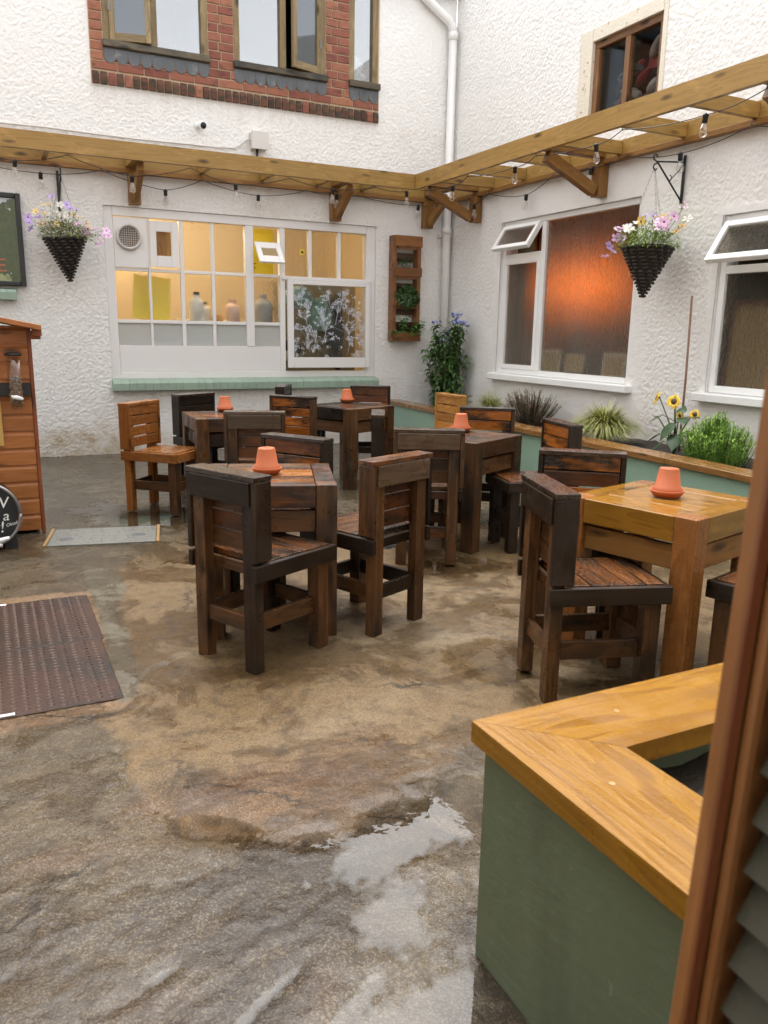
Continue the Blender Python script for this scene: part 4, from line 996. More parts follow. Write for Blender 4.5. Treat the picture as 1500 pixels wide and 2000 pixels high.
# ------------------------------------------------------------------ festoon lights
def festoon(label, hooks, bulbs):
    """hooks and bulbs in order along the cable"""
    t = T('string_light', label, 'string lights')
    pts = sorted([(p, False) for p in hooks] + [(p, True) for p in bulbs], key=lambda e: e[0][0] - e[0][1])
    path = []
    for (p, _), (q, _) in zip(pts[:-1], pts[1:]):
        p, q = Vector(p), Vector(q); sag = .02 + .035 * (q - p).length
        for k in range(8):
            u = k / 8; r = p.lerp(q, u); r.z -= sag * 4 * u * (1 - u) * .5; path.append(r)
    path.append(Vector(pts[-1][0])); MB().tube(path, .0035, 5).build('cable', M_RUBBER, t)
    for p in bulbs:
        x, y, z = p
        so_ = SOCK if 'SOCK' in globals() else None
        o = link('socket', MESH_SOCK, M_RUBBER, t, (x, y, z)); b = link('bulb', MESH_BULB, G_BULB, o, (0, 0, 0)); link('filament', MESH_FIL, M_BRASS, o, (0, 0, 0))
        o.rotation_euler = (rng.uniform(-.08, .08), rng.uniform(-.08, .08), rng.uniform(0, 6))
    for p in hooks: link('hook', MESH_HOOK, M_BLACK, t, p)
MESH_SOCK = MB().lathe([(.006, .012), (.012, .006), (.02, .002), (.022, -.01), (.018, -.014), (.019, -.05), (.015, -.053)], 14).mesh('socket', True)
MESH_BULB = MB().lathe([(.013, -.052), (.016, -.062), (.025, -.085), (.030, -.105), (.030, -.118), (.025, -.133), (.014, -.143), (.0001, -.146)], 16).mesh('bulb', True)
fm_ = MB()
for k in range(4): fm_.tube([(.003 * math.cos(k * 1.57), .003 * math.sin(k * 1.57), -.055), (.012 * math.cos(k * 1.57), .012 * math.sin(k * 1.57), -.085), (.004 * math.cos(k * 1.57), .004 * math.sin(k * 1.57), -.118)], .0012, 4)
MESH_FIL = fm_.mesh('filament')
MESH_HOOK = MB().tube([(0, 0, .02), (0, 0, 0), (.006, 0, -.008), (.012, 0, 0)], .0025, 5).mesh('hook')
D = .045
festoon('string of clear bulbs hung under the front beam over the kitchen window', [(-5.3, -.53, 2.78), (-4.30, -.53, 2.785), (-3.20, -.53, 2.785), (-2.2, -.53, 2.785), (-1.25, -.53, 2.785)], [(-4.73, -.5, 2.70), (-3.745, -.52, 2.66), (-2.755, -.5, 2.68), (-1.72, -.5, 2.73), (-.87, -.53, 2.77)])
festoon('string of clear bulbs hung along the ledger above the kitchen window', [(-5.2, -.085, 2.76), (-3.95, -.085, 2.76), (-2.98, -.085, 2.76), (-1.85, -.085, 2.76), (-1.25, -.085, 2.76), (-.12, -.085, 2.76)], [(-4.5, -.10, 2.68), (-3.355, -.10, 2.63), (-2.395, -.10, 2.66), (-1.52, -.135, 2.74), (-.50, -.12, 2.71)])
festoon('string of clear bulbs hung under the front beam over the orange window', [(-.75, -.62, 2.785), (-.74, -1.55, 2.785), (-.74, -2.65, 2.785), (-.74, -3.7, 2.785), (-.74, -5.0, 2.785)], [(-.60, -1.05, 2.78), (-.56, -2.09, 2.80), (-.53, -3.17, 2.80), (-.52, -4.28, 2.79)])
festoon('string of clear bulbs hung along the ledger above the orange window', [(-.09, -.95, 2.76), (-.09, -2.05, 2.78), (-.09, -3.05, 2.78), (-.09, -4.3, 2.77), (-.09, -5.4, 2.77)], [(-.13, -.73, 2.68), (-.08, -1.62, 2.66), (-.14, -2.66, 2.74), (-.08, -3.64, 2.70), (-.08, -4.9, 2.68)])

# ------------------------------------------------------------------ fixtures on the walls
def fixtures():
    t = T('downpipe', 'white painted rainwater downpipe with swan neck in the wall corner', 'downpipe')
    x, y = -.085, -.075
    MB().tube([(x, y, .03), (x, y, 4.55)], .046, 18).build('pipe', M_PIPE, t, True)
    MB().tube([(x, y, 4.54), (x - .01, y, 4.62), (x - .05, y, 4.68), (x - .36, y, 4.86), (x - .41, y, 4.91), (x - .42, y, 5.0)], .048, 18).build('swan_neck', M_PIPE, t, True)
    for z in (2.42, 4.5): MB().lathe([(.048, 0), (.056, .004), (.056, .075), (.048, .08)], 20).build('collar', M_PIPE, t, True, (x, y, z))
    for z in (2.40, .9): MB().box((x - .085, y + .03, z), (x + .085, y + .072, z + .03)).build('bracket', M_PIPE, t)
    t = T('security_camera', 'small white security camera with black lens face on the roughcast', 'camera', (-2.985, -.01, 3.285))
    MB().lathe([(.032, 0), (.032, .012)], 18).build('mount', M_UPVC, t, True, rot=(math.pi / 2, 0, 0))
    MB().tube([(0, -.01, 0), (0, -.045, -.004)], .014, 10).build('arm', M_UPVC, t, True)
    b = MB().lathe([(.020, 0), (.034, .008), (.036, .075), (.032, .085)], 20).build('body', M_UPVC, t, True, (.01, -.045, -.004), (rad(100), 0, rad(8)))
    MB().lathe([(.0305, .0), (.0305, .004)], 20).build('lens_face', M_CHALK, b, True, (0, 0, .0845))
    t = T('junction_box', 'grey beige junction box above the pergola with a black gland below', 'junction box', (-2.365, 0, 3.20))
    board('box', t, M_BOX, (-.085, -.085, -.08), (.085, -.004, .085), .006); board('lid', t, M_BOX, (-.089, -.103, -.084), (.089, -.086, .089), .006)
    MB().tube([(-.02, -.05, -.08), (-.02, -.05, -.15), (-.01, -.05, -.2)], .014, 8).build('gland', M_BLACK, t, True)
    c = MB().tube([(-7.1, -.02, 3.10)] + [(-4.8 + .4 * k, -.02, 3.095 + .006 * math.sin(k * 1.7)) for k in range(6)] + [(-2.75, -.02, 3.105), (-2.62, -.022, 3.11), (-2.55, -.025, 3.15), (-2.50, -.03, 3.20), (-2.452, -.04, 3.21)], .008, 6).build('wall_cable', M_BOX, None, True)
    tag(c, 'thin grey cable clipped along the roughcast to the junction box', 'cable')
fixtures()

def poster():
    t = T('framed_poster', 'black framed landscape poster with an oak tree, hanging over the mint sill', 'poster', (-5.25, -.02, 0))
    w = .045
    x0, x1, z0, z1 = -.60, .56, 1.655, 2.49
    for a, b in (((x0, -.05, z0), (x0 + w, 0, z1)), ((x1 - w, -.05, z0), (x1, 0, z1)), ((x0 + w, -.05, z1 - w), (x1 - w, 0, z1)), ((x0 + w, -.05, z0), (x1 - w, 0, z0 + w))): board('frame_rail', t, M_BLACK, a, b, .008)
    m, tt = new_mat('poster_print'); n = N(tt); v, r, ob = n.coords(0.0)
    sep = n('SeparateXYZ', {0: ob}); z = sep.outputs[2]; x = sep.outputs[0]
    skyc = n.ramp(n.noise(ob, 3, 4, .6), [(.3, (.42, .47, .52)), (.7, (.62, .64, .65))])
    hill = n.mix(n.noise(ob, 20, 4, .7), (.26, .30, .13), (.36, .38, .18))
    edge = n.math('ADD', 1.84, n.math('MULTIPLY', n.noise(ob, 3.0, 3, .6), .15)); edge = n.math('SUBTRACT', edge, n.math('MULTIPLY', x, .42))
    c = n.mix(n.math('LESS_THAN', z, edge), skyc, hill)
    dx = n.math('DIVIDE', n.math('SUBTRACT', x, .56), .30); dz = n.math('DIVIDE', n.math('SUBTRACT', z, 2.05), .40)
    d = n.math('ADD', n.math('MULTIPLY', dx, dx), n.math('MULTIPLY', dz, dz)); d = n.math('ADD', d, n.math('MULTIPLY', n.math('SUBTRACT', n.noise(ob, 9, 5, .7), .5), 1.9))
    c = n.mix(n.math('LESS_THAN', d, .95), c, n.mix(n.noise(ob, 26, 4, .7), (.02, .035, .015), (.11, .14, .05)))
    n.out(c, .12)
    MB().box((x0 + w, -.03, z0 + w), (x1 - w, -.022, z1 - w)).build('print', m, t)
    text('lettering', 'E', .17, (x1 - w - .30 + .10, -.032, z0 + .13), M_POSTERRED, t)
    text('signature', 'C.E.N', .035, (x1 - .17, -.032, z0 + .065), M_WOODSTEM, t)
M_POSTERRED = plain('poster_red', (.45, .14, .07), .5)
def text(name, body, size, loc, m, parent, rot=(math.pi / 2, 0, 0), shear=0.0, ex=.0008):
    cu = bpy.data.curves.new(name, 'FONT'); cu.body = body; cu.size = size; cu.extrude = ex; cu.shear = shear
    o = bpy.data.objects.new(name, cu); COL.objects.link(o)
    bpy.context.view_layer.update()
    me = bpy.data.meshes.new_from_object(o.evaluated_get(bpy.context.evaluated_depsgraph_get()))
    bpy.data.objects.remove(o); bpy.data.curves.remove(cu)
    return link(name, me, m, parent, loc, rot)
poster()

# pallet planter with herbs
def pallet():
    t = T('pallet_planter', 'narrow brown pallet planter hung on the roughcast beside the downpipe', 'planter', (-.63, 0, 1.19))
    m = MW['pallet']; w = .18
    board('side_rail', t, m, (-w, -.13, 0), (-w + .045, -.01, 1.18)); board('side_rail', t, m, (w - .045, -.13, 0), (w, -.01, 1.18))
    for z0, z1 in ((1.06, 1.18), (.73, .83), (.0, .10)): board('slat', t, m, (-w + .012, -.152, z0), (w + .004, -.131, z1), .003)
    board('slat', t, m, (-w - .006, -.152, .40), (-w + .09, -.131, .49))
    for z in (.0, .37, .71): board('shelf', t, m, (-w + .046, -.128, z + .001), (w - .046, -.012, z + .018), .002)
    for z0, z1 in ((.12, .22), (.30, .40), (.56, .66), (.9, 1.0), (1.05, 1.15)): board('back_slat', t, MW['grey'], (-w + .046, -.03, z0), (w - .046, -.011, z1), .002)
    for z in (1.03, .70): board('batten', t, m, (-w + .06, -.142, z), (w - .06, -.131, z + .03), .002)
pallet()
def herb(name, label, loc, build_fn):
    t = T(name, label, 'plant', loc); build_fn(t, random.Random(hash(label) % 1000 if False else len(label))); return t
def thyme(t, r):
    f = MB()
    for k in range(420):
        a = r.uniform(0, 6.28); q = .09 * math.sqrt(r.random()); x, y = q * math.cos(a) * 1.1, -.02 + q * math.sin(a) * .6; z = r.uniform(.02, .2)
        f.leaf((x, y, z), (math.cos(a) + r.uniform(-.6, .6), math.sin(a) - .3, r.uniform(.3, 1.2)), (0, 0, 1), r.uniform(.03, .06), .008, .2)
    f.build('foliage', L_HERB, t)
def parsley(t, r):
    f = MB()
    for k in range(900):
        d = Vector((r.gauss(0, 1), r.gauss(0, 1), r.gauss(0, 1))).normalized(); q = r.uniform(.4, 1) ** .5
        p = Vector((d.x * .155 * q, -.07 + d.y * .10 * q, .13 + d.z * .12 * q))
        if p.y > .04: continue
        f.leaf(p, d + Vector((r.uniform(-.7, .7), r.uniform(-.7, .7), r.uniform(-.4, .7))), (0, 0, 1), r.uniform(.02, .038), r.uniform(.016, .028), .5)
    f.build('foliage', L_HERB, t); s = MB()
    for k in range(10): s.tube([(0, .0, 0), (r.uniform(-.05, .05), -.05, .1)], .003, 4)
    s.build('stem', L_MID, t)
def mint(t, r):
    f = MB(); s = MB()
    for cx, hh, lean in ((-.06, .22, -.0), (-.03, .26, .02), (.08, .20, .05), (.10, .17, .09), (-.12, .09, -.05), (.03, .13, .01), (.14, .19, .06)):
        top = Vector((cx + lean, -.08, hh)); s.tube([(cx, 0, 0), (cx + lean * .4, -.05, hh * .5), top], .003, 4)
        for k in range(9):
            u = .25 + .75 * k / 8; p = Vector((cx, 0, 0)).lerp(top, u)
            for sg in (0, 1):
                a = k * 1.57 + sg * math.pi + r.uniform(-.3, .3)
                f.leaf(p, (math.cos(a), math.sin(a), r.uniform(-.1, .45)), (0, 0, 1), r.uniform(.06, .10), r.uniform(.034, .05), .35)
    f.build('foliage', L_MID, t); s.build('stem', L_MID, t)
herb('herb_plant', 'fine dark thyme growing in the top of the pallet planter', (-.63, -.06, 1.91), thyme)
herb('herb_plant', 'curly dark parsley bulging from the middle of the pallet planter', (-.63, -.07, 1.56), parsley)
herb('herb_plant', 'broad leaved mint spilling from the bottom of the pallet planter', (-.63, -.08, 1.21), mint)

# iron brackets and hanging baskets
def bracket(label, loc, rz):
    t = T('basket_bracket', label, 'bracket', loc, rz)        # local: wall at y=0, arm towards -y
    MB().box((-.011, -.014, -.36), (.011, -.003, .0)).build('wall_bar', M_BLACK, t)
    MB().tube([(0, -.01, -.05), (0, -.30, -.075)], .007, 6).build('arm', M_BLACK, t, True)
    MB().tube([(0, -.012, -.34), (0, -.29, -.078)], .007, 6).build('diagonal', M_BLACK, t, True)
    h = [(0, -.30 - .022 * math.sin(a) , -.05 + .025 - .025 * math.cos(a)) for a in [k * .5 for k in range(0, 10)]]
    MB().tube([(0, -.29, -.078)] + [(0, -.315 - .02 * math.cos(a), -.045 + .022 * math.sin(a)) for a in [-1.6 + k * .45 for k in range(11)]], .006, 6).build('upper_hook', M_BLACK, t, True)
    MB().tube([(0, -.285, -.08)] + [(0, -.31 - .018 * math.cos(a), -.115 + .022 * math.sin(a)) for a in [1.4 - k * .45 for k in range(10)]], .006, 6).build('lower_hook', M_BLACK, t, True)
    MB().tube([(0, -.015, -.06), (0, -.06, -.12), (0, -.15, -.20)] + [(0, -.15 + .02 * math.sin(a), -.18 - .02 * math.cos(a)) for a in [0, .8, 1.6, 2.4, 3.2]], .004, 5).build('scroll', M_BLACK, t, True)
    for z in (-.02, -.33): MB().lathe([(.006, 0), (.006, .006)], 8).build('bolt', M_BLACK, t, rot=(math.pi / 2, 0, 0), loc=(0, -.012, z))
    return t
bracket('black iron bracket over the basket beside the framed poster', (-4.345, -.004, 2.73), 0)
bracket('black iron bracket with scrolled hooks beside the orange lit window', (-.004, -3.625, 2.695), -math.pi / 2)

FLOW = {}
def flower_mesh(kind):
    if kind in FLOW: return FLOW[kind]
    mb = MB(); r = random.Random(3)
    n = 5
    for k in range(n):
        a = 2 * math.pi * k / n; d = Vector((math.cos(a), math.sin(a), .35)); s = Vector((-math.sin(a), math.cos(a), 0))
        w = .72 if kind == 'wide' else .42
        mb.add([(0, 0, 0), d * .55 + s * w * .5, d * 1.0 + s * w * .42 + Vector((0, 0, -.1)), d * 1.06 - s * w * .42 + Vector((0, 0, -.14)), d * .55 - s * w * .5], [(0, 1, 2, 3, 4)])
    FLOW[kind] = mb.mesh('flower'); return FLOW[kind]
MESH_EYE = MB().lathe([(.22, .05), (.12, .14), (.001, .16)], 8).mesh('flower_eye')
def basket(label, loc, tilt, seed, top, flowers, r0=.185, hh=.40):
    t = T('hanging_basket', label, 'hanging basket', loc)
    cone = bpy.data.objects.new('wicker_cone', None); COL.objects.link(cone); cone.parent = t; cone.rotation_euler = tilt
    r = random.Random(seed); rows = 15
    wv = MB(); wl = MB()
    for i in range(rows):                     # woven rows: each strand bulges out between the stakes
        f = (i + .5) / rows; rr = r0 * f + .006; z = -hh + hh * f; n = max(8, int(26 * f + 6)); n += n % 2
        dst = wv if i in (8, 9, 3) else (wl if i % 2 else wv)
        for k in range(n):
            if (k + i) % 2: continue
            a0, a1 = 2 * math.pi * (k - .15) / n, 2 * math.pi * (k + 1.15) / n; P = []
            for u in range(5):
                a = a0 + (a1 - a0) * u / 4; q = rr + .010 * math.sin(math.pi * u / 4) - .002; P.append((q * math.cos(a), q * math.sin(a), z + r.uniform(-.001, .001)))
            dst.tube(P, [.006, .0105, .012, .0105, .006], 6)
    wv.build('weave', M_WICK, cone, True, kind='stuff'); wl.build('weave', M_WICKL, cone, True, kind='stuff')
    MB().lathe([(.001, -hh), (r0 - .004, -.01)], 20).build('liner', M_WICK, cone)
    MB().lathe([(r0 - .012, -.02), (.001, -.005)], 20).build('soil', M_SOIL, cone)
    MB().tube([(r0 * math.cos(a), r0 * math.sin(a), -.004) for a in [2 * math.pi * k / 24 for k in range(25)]], .010, 6).build('rim', M_WICK, cone, True)
    ch = MB()
    for k in range(3):
        a = 2 * math.pi * k / 3 + .4; p = Vector((r0 * math.cos(a), r0 * math.sin(a), 0)); q = Vector(top) - Vector(loc)
        for i in range(36):
            u = i / 36; c = p.lerp(q, u); d = (q - p).normalized(); s = d.orthogonal() if i % 2 else d.cross(d.orthogonal())
            ch.tube([c - d * .006 + s * .003, c + d * .006 + s * .003, c + d * .006 - s * .003, c - d * .006 - s * .003], .0011, 4, False)
    ch.build('chain', M_BLACK, t)
    fo = MB(); st = MB()
    for k in range(1300):
        a = r.uniform(0, 6.28); q = (r.random() ** .6) * 1.25; x, y = r0 * q * math.cos(a), r0 * q * math.sin(a); z = r.uniform(-.01, .17) * (1.2 - q * .6) - max(0, q - 1) * .12
        fo.leaf((x, y, z), (math.cos(a) + r.uniform(-.8, .8), math.sin(a) + r.uniform(-.8, .8), r.uniform(-.2, .9)), (0, 0, 1), r.uniform(.02, .05), r.uniform(.006, .016), .3)
    flowers = flowers + [q for q in [(x + r.uniform(-.07, .07), y + r.uniform(-.08, .08), z + r.uniform(-.05, .04), c, kd, sc * r.uniform(.7, .95)) for (x, y, z, c, kd, sc) in flowers] if r.random() < .45]
    for (x, y, z, col, kind, s) in flowers:
        st.tube([(x * .35, y * .35, .0), (x * .8, y * .8, z * .6 + .02), (x, y, z)], .0016, 4)
        for q in range(5):
            u = r.uniform(.3, .95); fo.leaf((x * (.35 + .65 * u), y * (.35 + .65 * u), z * u), (r.uniform(-1, 1), r.uniform(-1, 1), r.uniform(0, 1)), (0, 0, 1), r.uniform(.02, .045), .010, .3)
        o = link('flower', flower_mesh(kind), col, t, (x, y, z)); o.scale = (s, s, s)
        o.rotation_euler = Euler((rad(50 + r.uniform(-35, 35)), 0, r.uniform(-.9, .9) - (0.5 if loc[0] > -2 else 0)))
        link('flower_eye', MESH_EYE, F_DARK if col in (F_YELLOW, F_PURPLE, F_PINK) else F_YELLOW, o)
    fo.build('foliage', L_BRIGHT if r0 > .186 else L_LIME, t); st.build('stem', L_LIME, t)
rf = random.Random(21)
fl = []
for dx, dz, col, kind in ((-.31, .14, F_PURPLE, 'wide'), (-.29, .05, F_PURPLE, 'wide'), (-.30, .10, F_PURPLE, 'wide'), (-.24, .20, F_YELLOW, 'thin'), (-.19, .21, F_PURPLE, 'wide'), (-.17, .16, F_YELLOW, 'thin'), (-.20, .10, F_YELLOW, 'thin'), (-.12, .07, F_YELLOW, 'thin'), (-.22, .15, F_PURPLE, 'wide'),
                        (-.12, .26, F_YELLOW, 'thin'), (-.10, .33, F_PURPLE, 'wide'), (-.03, .27, F_WHITE, 'wide'), (.03, .28, F_PURPLE, 'wide'), (.05, .24, F_PURPLE, 'wide'), (.09, .20, F_YELLOW, 'thin'), (.12, .17, F_YELLOW, 'thin'), (.11, .11, F_PINK, 'wide'), (.18, .12, F_YELLOW, 'thin'), (.22, .10, F_YELLOW, 'thin'),
                        (.17, .05, F_PINK, 'wide'), (.23, .03, F_PINK, 'wide'), (.27, .08, F_PINK, 'wide'), (.33, .02, F_PINK, 'wide'), (.36, .07, F_PINK, 'wide'), (.38, .03, F_PINK, 'wide'), (.28, -.06, F_PINK, 'wide'), (-.02, .18, F_WHITE, 'wide'), (-.06, .20, F_WHITE, 'thin'), (.02, .16, F_WHITE, 'thin'), (-.09, .14, F_WHITE, 'thin'), (.30, -.02, F_PINK, 'thin')):
    fl.append((dx, -.06 + rf.uniform(-.1, .06), dz, col, kind, .036 if kind == 'wide' else .033))
basket('cone shaped wicker basket of purple and yellow flowers beside the kitchen window', (-4.345, -.315, 2.10), (rad(3), rad(-4), 0), 5, (-4.345, -.315, 2.63), fl)
fl = []
for dy, dz, col, kind in ((.42, .0, F_PURPLE, 'wide'), (.40, -.05, F_PURPLE, 'thin'), (.30, .09, F_PINK, 'wide'), (.26, .14, F_WHITE, 'wide'), (.24, .08, F_PINK, 'wide'), (.20, .15, F_PINK, 'wide'), (.28, .02, F_PURPLE, 'wide'), (.13, .19, F_WHITE, 'wide'), (.10, .14, F_WHITE, 'wide'), (.08, .20, F_YELLOW, 'wide'), (.06, .12, F_WHITE, 'wide'),
                        (-.05, .20, F_YELLOW, 'thin'), (-.03, .23, F_PURPLE, 'thin'), (-.12, .16, F_PINK, 'wide'), (-.18, .13, F_PINK, 'wide'), (-.20, .19, F_YELLOW, 'thin'), (-.26, .20, F_PINK, 'wide'), (-.29, .15, F_PINK, 'wide'), (-.32, .19, F_PINK, 'wide'), (-.35, .12, F_YELLOW, 'thin'), (-.24, .16, F_PINK, 'wide'), (-.38, .17, F_WHITE, 'thin'), (-.33, .25, F_PINK, 'thin')):
    fl.append((-.06 + rf.uniform(-.1, .08), dy, dz, col, kind, .042 if kind == 'wide' else .038))
basket('cone shaped wicker basket of pink and white flowers before the orange lit window', (-.315, -3.62, 1.985), (0, rad(2), 0), 6, (-.315, -3.62, 2.58), fl, .19, .39)

# ------------------------------------------------------------------ planters
def far_planter():
    t = T('raised_planter', 'long mint green raised planter with wet timber cap under the white wall', 'planter')
    def fx(y): return -.855 + .05 * (y + .3)
    ya, yb = -.02, -7.1
    m = MB(); n = 46; th = .11
    for i in range(n):                         # slightly lumpy painted front
        pass
    ys = np.linspace(ya, yb, 160); zs = np.linspace(-.01, .455, 18); Y, Z = np.meshgrid(ys, zs, indexing='ij')
    X = fx(Y) + .035 + .006 * (fbm(Y * 5, Z * 5, 71) - .5)
    me, u = grid_mesh('front', np.stack([X, Y, Z], -1), np.ones((159, 17), bool)); link('front', me, M_MINT, t)
    MB().add([(fx(ya) + .045, ya, 0), (fx(yb) + .045, yb, 0), (fx(yb) + .14, yb, 0), (fx(ya) + .14, ya, 0), (fx(ya) + .045, ya, .452), (fx(yb) + .045, yb, .452), (fx(yb) + .14, yb, .452), (fx(ya) + .14, ya, .452)],
             [(0, 1, 2, 3), (7, 6, 5, 4), (0, 4, 5, 1), (1, 5, 6, 2), (2, 6, 7, 3), (3, 7, 4, 0)]).build('block_wall', M_MINT, t)
    for a, b in ((-.02, -2.35), (-2.353, -4.75), (-4.753, -7.1)):
        strut('cap', t, MW['capedge'], (fx(a) + .10, a, .48), (fx(b) + .10, b, .48), .20, .042)
    g = MB(); ys = np.linspace(ya, yb, 150); xs = np.linspace(0, 1, 24); Y, U = np.meshgrid(ys, xs, indexing='ij'); X = fx(Y) + .15 + U * (-.01 - fx(Y) - .15)
    me, u = grid_mesh('soil', np.stack([X, Y, .415 + .05 * (fbm(X * 14, Y * 14, 75) - .5)], -1), np.ones((149, 23), bool)); link('soil', me, M_SOIL, t)
far_planter()
def near_planter():
    t = T('raised_planter', 'dark sage planter with mitred golden timber cap in front of the louvred door', 'planter', (-4.30, -7.42, 0))
    # outer corner of the cap is the origin; cap runs +x and -y
    w, th, zt, q = .212, .045, .535, .0008
    c = MB(); LX, LY = 1.75, 1.35
    def slab(P, nm, rz):
        mb = MB(); n = len(P); mb.add([(x, y, zt - th) for x, y in P] + [(x, y, zt) for x, y in P], [tuple(reversed(range(n))), tuple(range(n, 2 * n))] + [(i, (i + 1) % n, (i + 1) % n + n, i + n) for i in range(n)])
        if rz:
            mb.v = [(-y, x, z) for x, y, z in mb.v]; return mb.build(nm, MW['cap'], t, rot=(0, 0, -math.pi / 2))
        return mb.build(nm, MW['cap'], t)
    slab([(q, 0), (w + q, -w), (LX - w, -w), (LX, 0)][::-1], 'cap', False)
    slab([(0, -q), (0, -LY), (w, -LY), (w, -w - q)], 'cap', True)
    slab([(LX, -q), (LX, -LY), (LX - w, -LY), (LX - w, -w - q)][::-1], 'cap', True)
    i = .022
    for a, b in (((i, -LY + i), (i + .1, -i)), ((i + .101, -i - .1), (LX - i - .101, -i)), ((LX - i - .1, -LY + i), (LX - i, -i))):
        MB().box((a[0], a[1], -.01), (b[0], b[1], zt - th - .001)).build('side', M_GREEN, t)
    xs = np.linspace(.12, LX - .12, 70); ys = np.linspace(-LY, -.12, 50); X, Y = np.meshgrid(xs, ys, indexing='ij')
    me, u = grid_mesh('soil', np.stack([X, Y, .40 + .06 * (fbm(X * 12, Y * 12, 79) - .5)], -1), np.ones((69, 49), bool)); link('soil', me, M_SOIL, t)
    for x, y in ((.30, -.09), (.55, -.15), (.10, -.30), (.10, -.62), (.85, -.06), (1.2, -.13)):
        o = MB().lathe([(.0001, 0), (.006, 0), (.006, .0012), (.0001, .0012)], 10).build('screw', M_BRASS, t, loc=(x, y, zt - .0004))
near_planter()
def louvred_door():
    t = T('louvred_door', 'open brown framed door with olive louvres close to the viewpoint', 'door', (-4.546, -8.190, 0), rad(-4))
    tilt = Matrix.Rotation(rad(1.7), 4, Vector((.446, .895, 0))) @ Matrix.Rotation(rad(-4), 4, 'Z'); tilt.translation = Vector((-4.546, -8.190, 0)) - Vector((.895, -.446, 0)) * .019; t.matrix_world = tilt
    D_, R_ = MW['door'], MW['doorred']
    # local: stile at the origin, leaf runs towards -y
    board('stile', t, D_, (-.008, -.016, .02), (.060, .002, 2.05), .003)
    board('bead', t, D_, (.007, -.029, .02), (.021, -.0185, 2.05), .003)
    board('rebate', t, R_, (-.0065, -.0185, .02), (.0065, -.0162, 2.05), .001)
    board('stile', t, D_, (-.012, -.90, .02), (.034, -.855, 2.05), .003)
    board('rail', t, D_, (-.010, -.853, .02), (.029, -.033, .12), .003); board('rail', t, D_, (-.010, -.853, 1.95), (.029, -.033, 2.05), .003)
    board('backing', t, M_COAT, (.064, -.853, .125), (.070, .0, 1.945), .002)
    z = .15
    while z < 1.93:
        o = link('louvre', chamfer_mesh(.80, .046, .009, .002), M_LOUVRE, t, (.037, -.431, z), None)
        o.rotation_euler = Euler((rad(-62), 0, math.pi / 2), 'XYZ')
        z += .052
louvred_door()

# ------------------------------------------------------------------ chairs and tables
CW, CD, CH = .394, .45, .777
def make_chair(pal, label, loc, rz, seed):
    r = random.Random(seed)
    t = T('pallet_chair', label, 'chair', (*loc, 0), rz, 'pallet wood chairs in the yard')
    leg, panel, rail, cap, back, seat, apron, brace = [[MW[k] for k in p.split('/')] for p in pal]
    def pk(l): return l[r.randrange(len(l))]
    h = CW / 2; i = h - .024
    J = .004
    for s in (-1, 1):
        xa, xb = sorted((s * (i - .062), s * i))
        board('rear_leg', t, pk(leg), (xa, .012, 0), (xb, .060, CH - .022), .005)
        board('front_leg', t, pk(leg), (xa, CD - .086, 0), (xb, CD - .026, .418), .005)
        xa, xb = sorted((s * (i + .001), s * h))
        board('side_panel', t, pk(panel), (xa, 0, .452), (xb, .084, CH - .0225), .004)
        board('apron', t, pk(apron), (xa, 0, .375), (xb, CD - .001, .4395), .004)
        xa, xb = sorted((s * (i - .050), s * (i - .028)))
        board('stretcher', t, pk(brace), (xa, .061, .16 + r.uniform(-.004, .004)), (xb, CD - .087, .225), .003)
    board('top_cap', t, pk(cap), (-h, -.004, CH - .0215), (h, .086, CH), .004)
    board('top_rail', t, pk(rail), (-i + .001, -.007, CH - .112), (i - .001, .0115, CH - .0225), .004)
    z = .468; bh = .0665
    for k in range(4):
        o = board('back_slat', t, pk(back), (-i + .002, .061, z), (i - .002, .079, z + bh), .003, J); z += bh + .0075
    n = 5; y = .087; d = (CD - .024 - y) / n
    for k in range(n):
        board('seat_slat', t, pk(seat), (-i + .0015, y + .002, .419), (i - .0015, y + d - .002, .4445 + r.uniform(-.001, .001)), .003, .002); y += d
    board('front_apron', t, pk(apron), (-i + .001, CD - .023, .375), (i - .001, CD - .0005, .437), .004)
    board('rear_rail', t, pk(brace), (-i + .001, .0615, .375), (i - .001, .084, .418), .003)
    link('screw_heads', SCREWS, M_BLACK, t, kind='stuff')
    xi = i - .063
    board('stretcher', t, pk(brace), (-xi, .026, .16), (xi, .048, .222), .003); board('stretcher', t, pk(brace), (-xi, CD - .062, .16), (xi, CD - .040, .222), .003)
    return t
def screws():
    mb = MB(); h = CW / 2
    def dot(p, ax):
        a, b = [(1, 2), (0, 2), (0, 1)][ax]; V = []
        for k in range(6):
            q = list(p); q[a] += .0042 * math.cos(k * 1.047); q[b] += .0042 * math.sin(k * 1.047); V.append(q)
        mb.add(V, [tuple(range(6))])
    for s in (-1, 1):
        for y, z in ((.022, .735), (.060, .735), (.024, .480), (.058, .478), (.030, .42), (.030, .395), (.40, .42), (.405, .395)): dot((s * (h + .0006), y, z), 0)
        for z in (.685, .73): dot((s * (h - .055), -.0076, z), 1); dot((s * (h - .075), -.0076, z + .004), 1)
        for k in range(4): dot((s * (h - .055), .0796, .50 + .074 * k), 1)
        dot((s * (h - .05), CD + .0001, .406), 1)
    return mb.mesh('screw_heads')
SCREWS = screws()
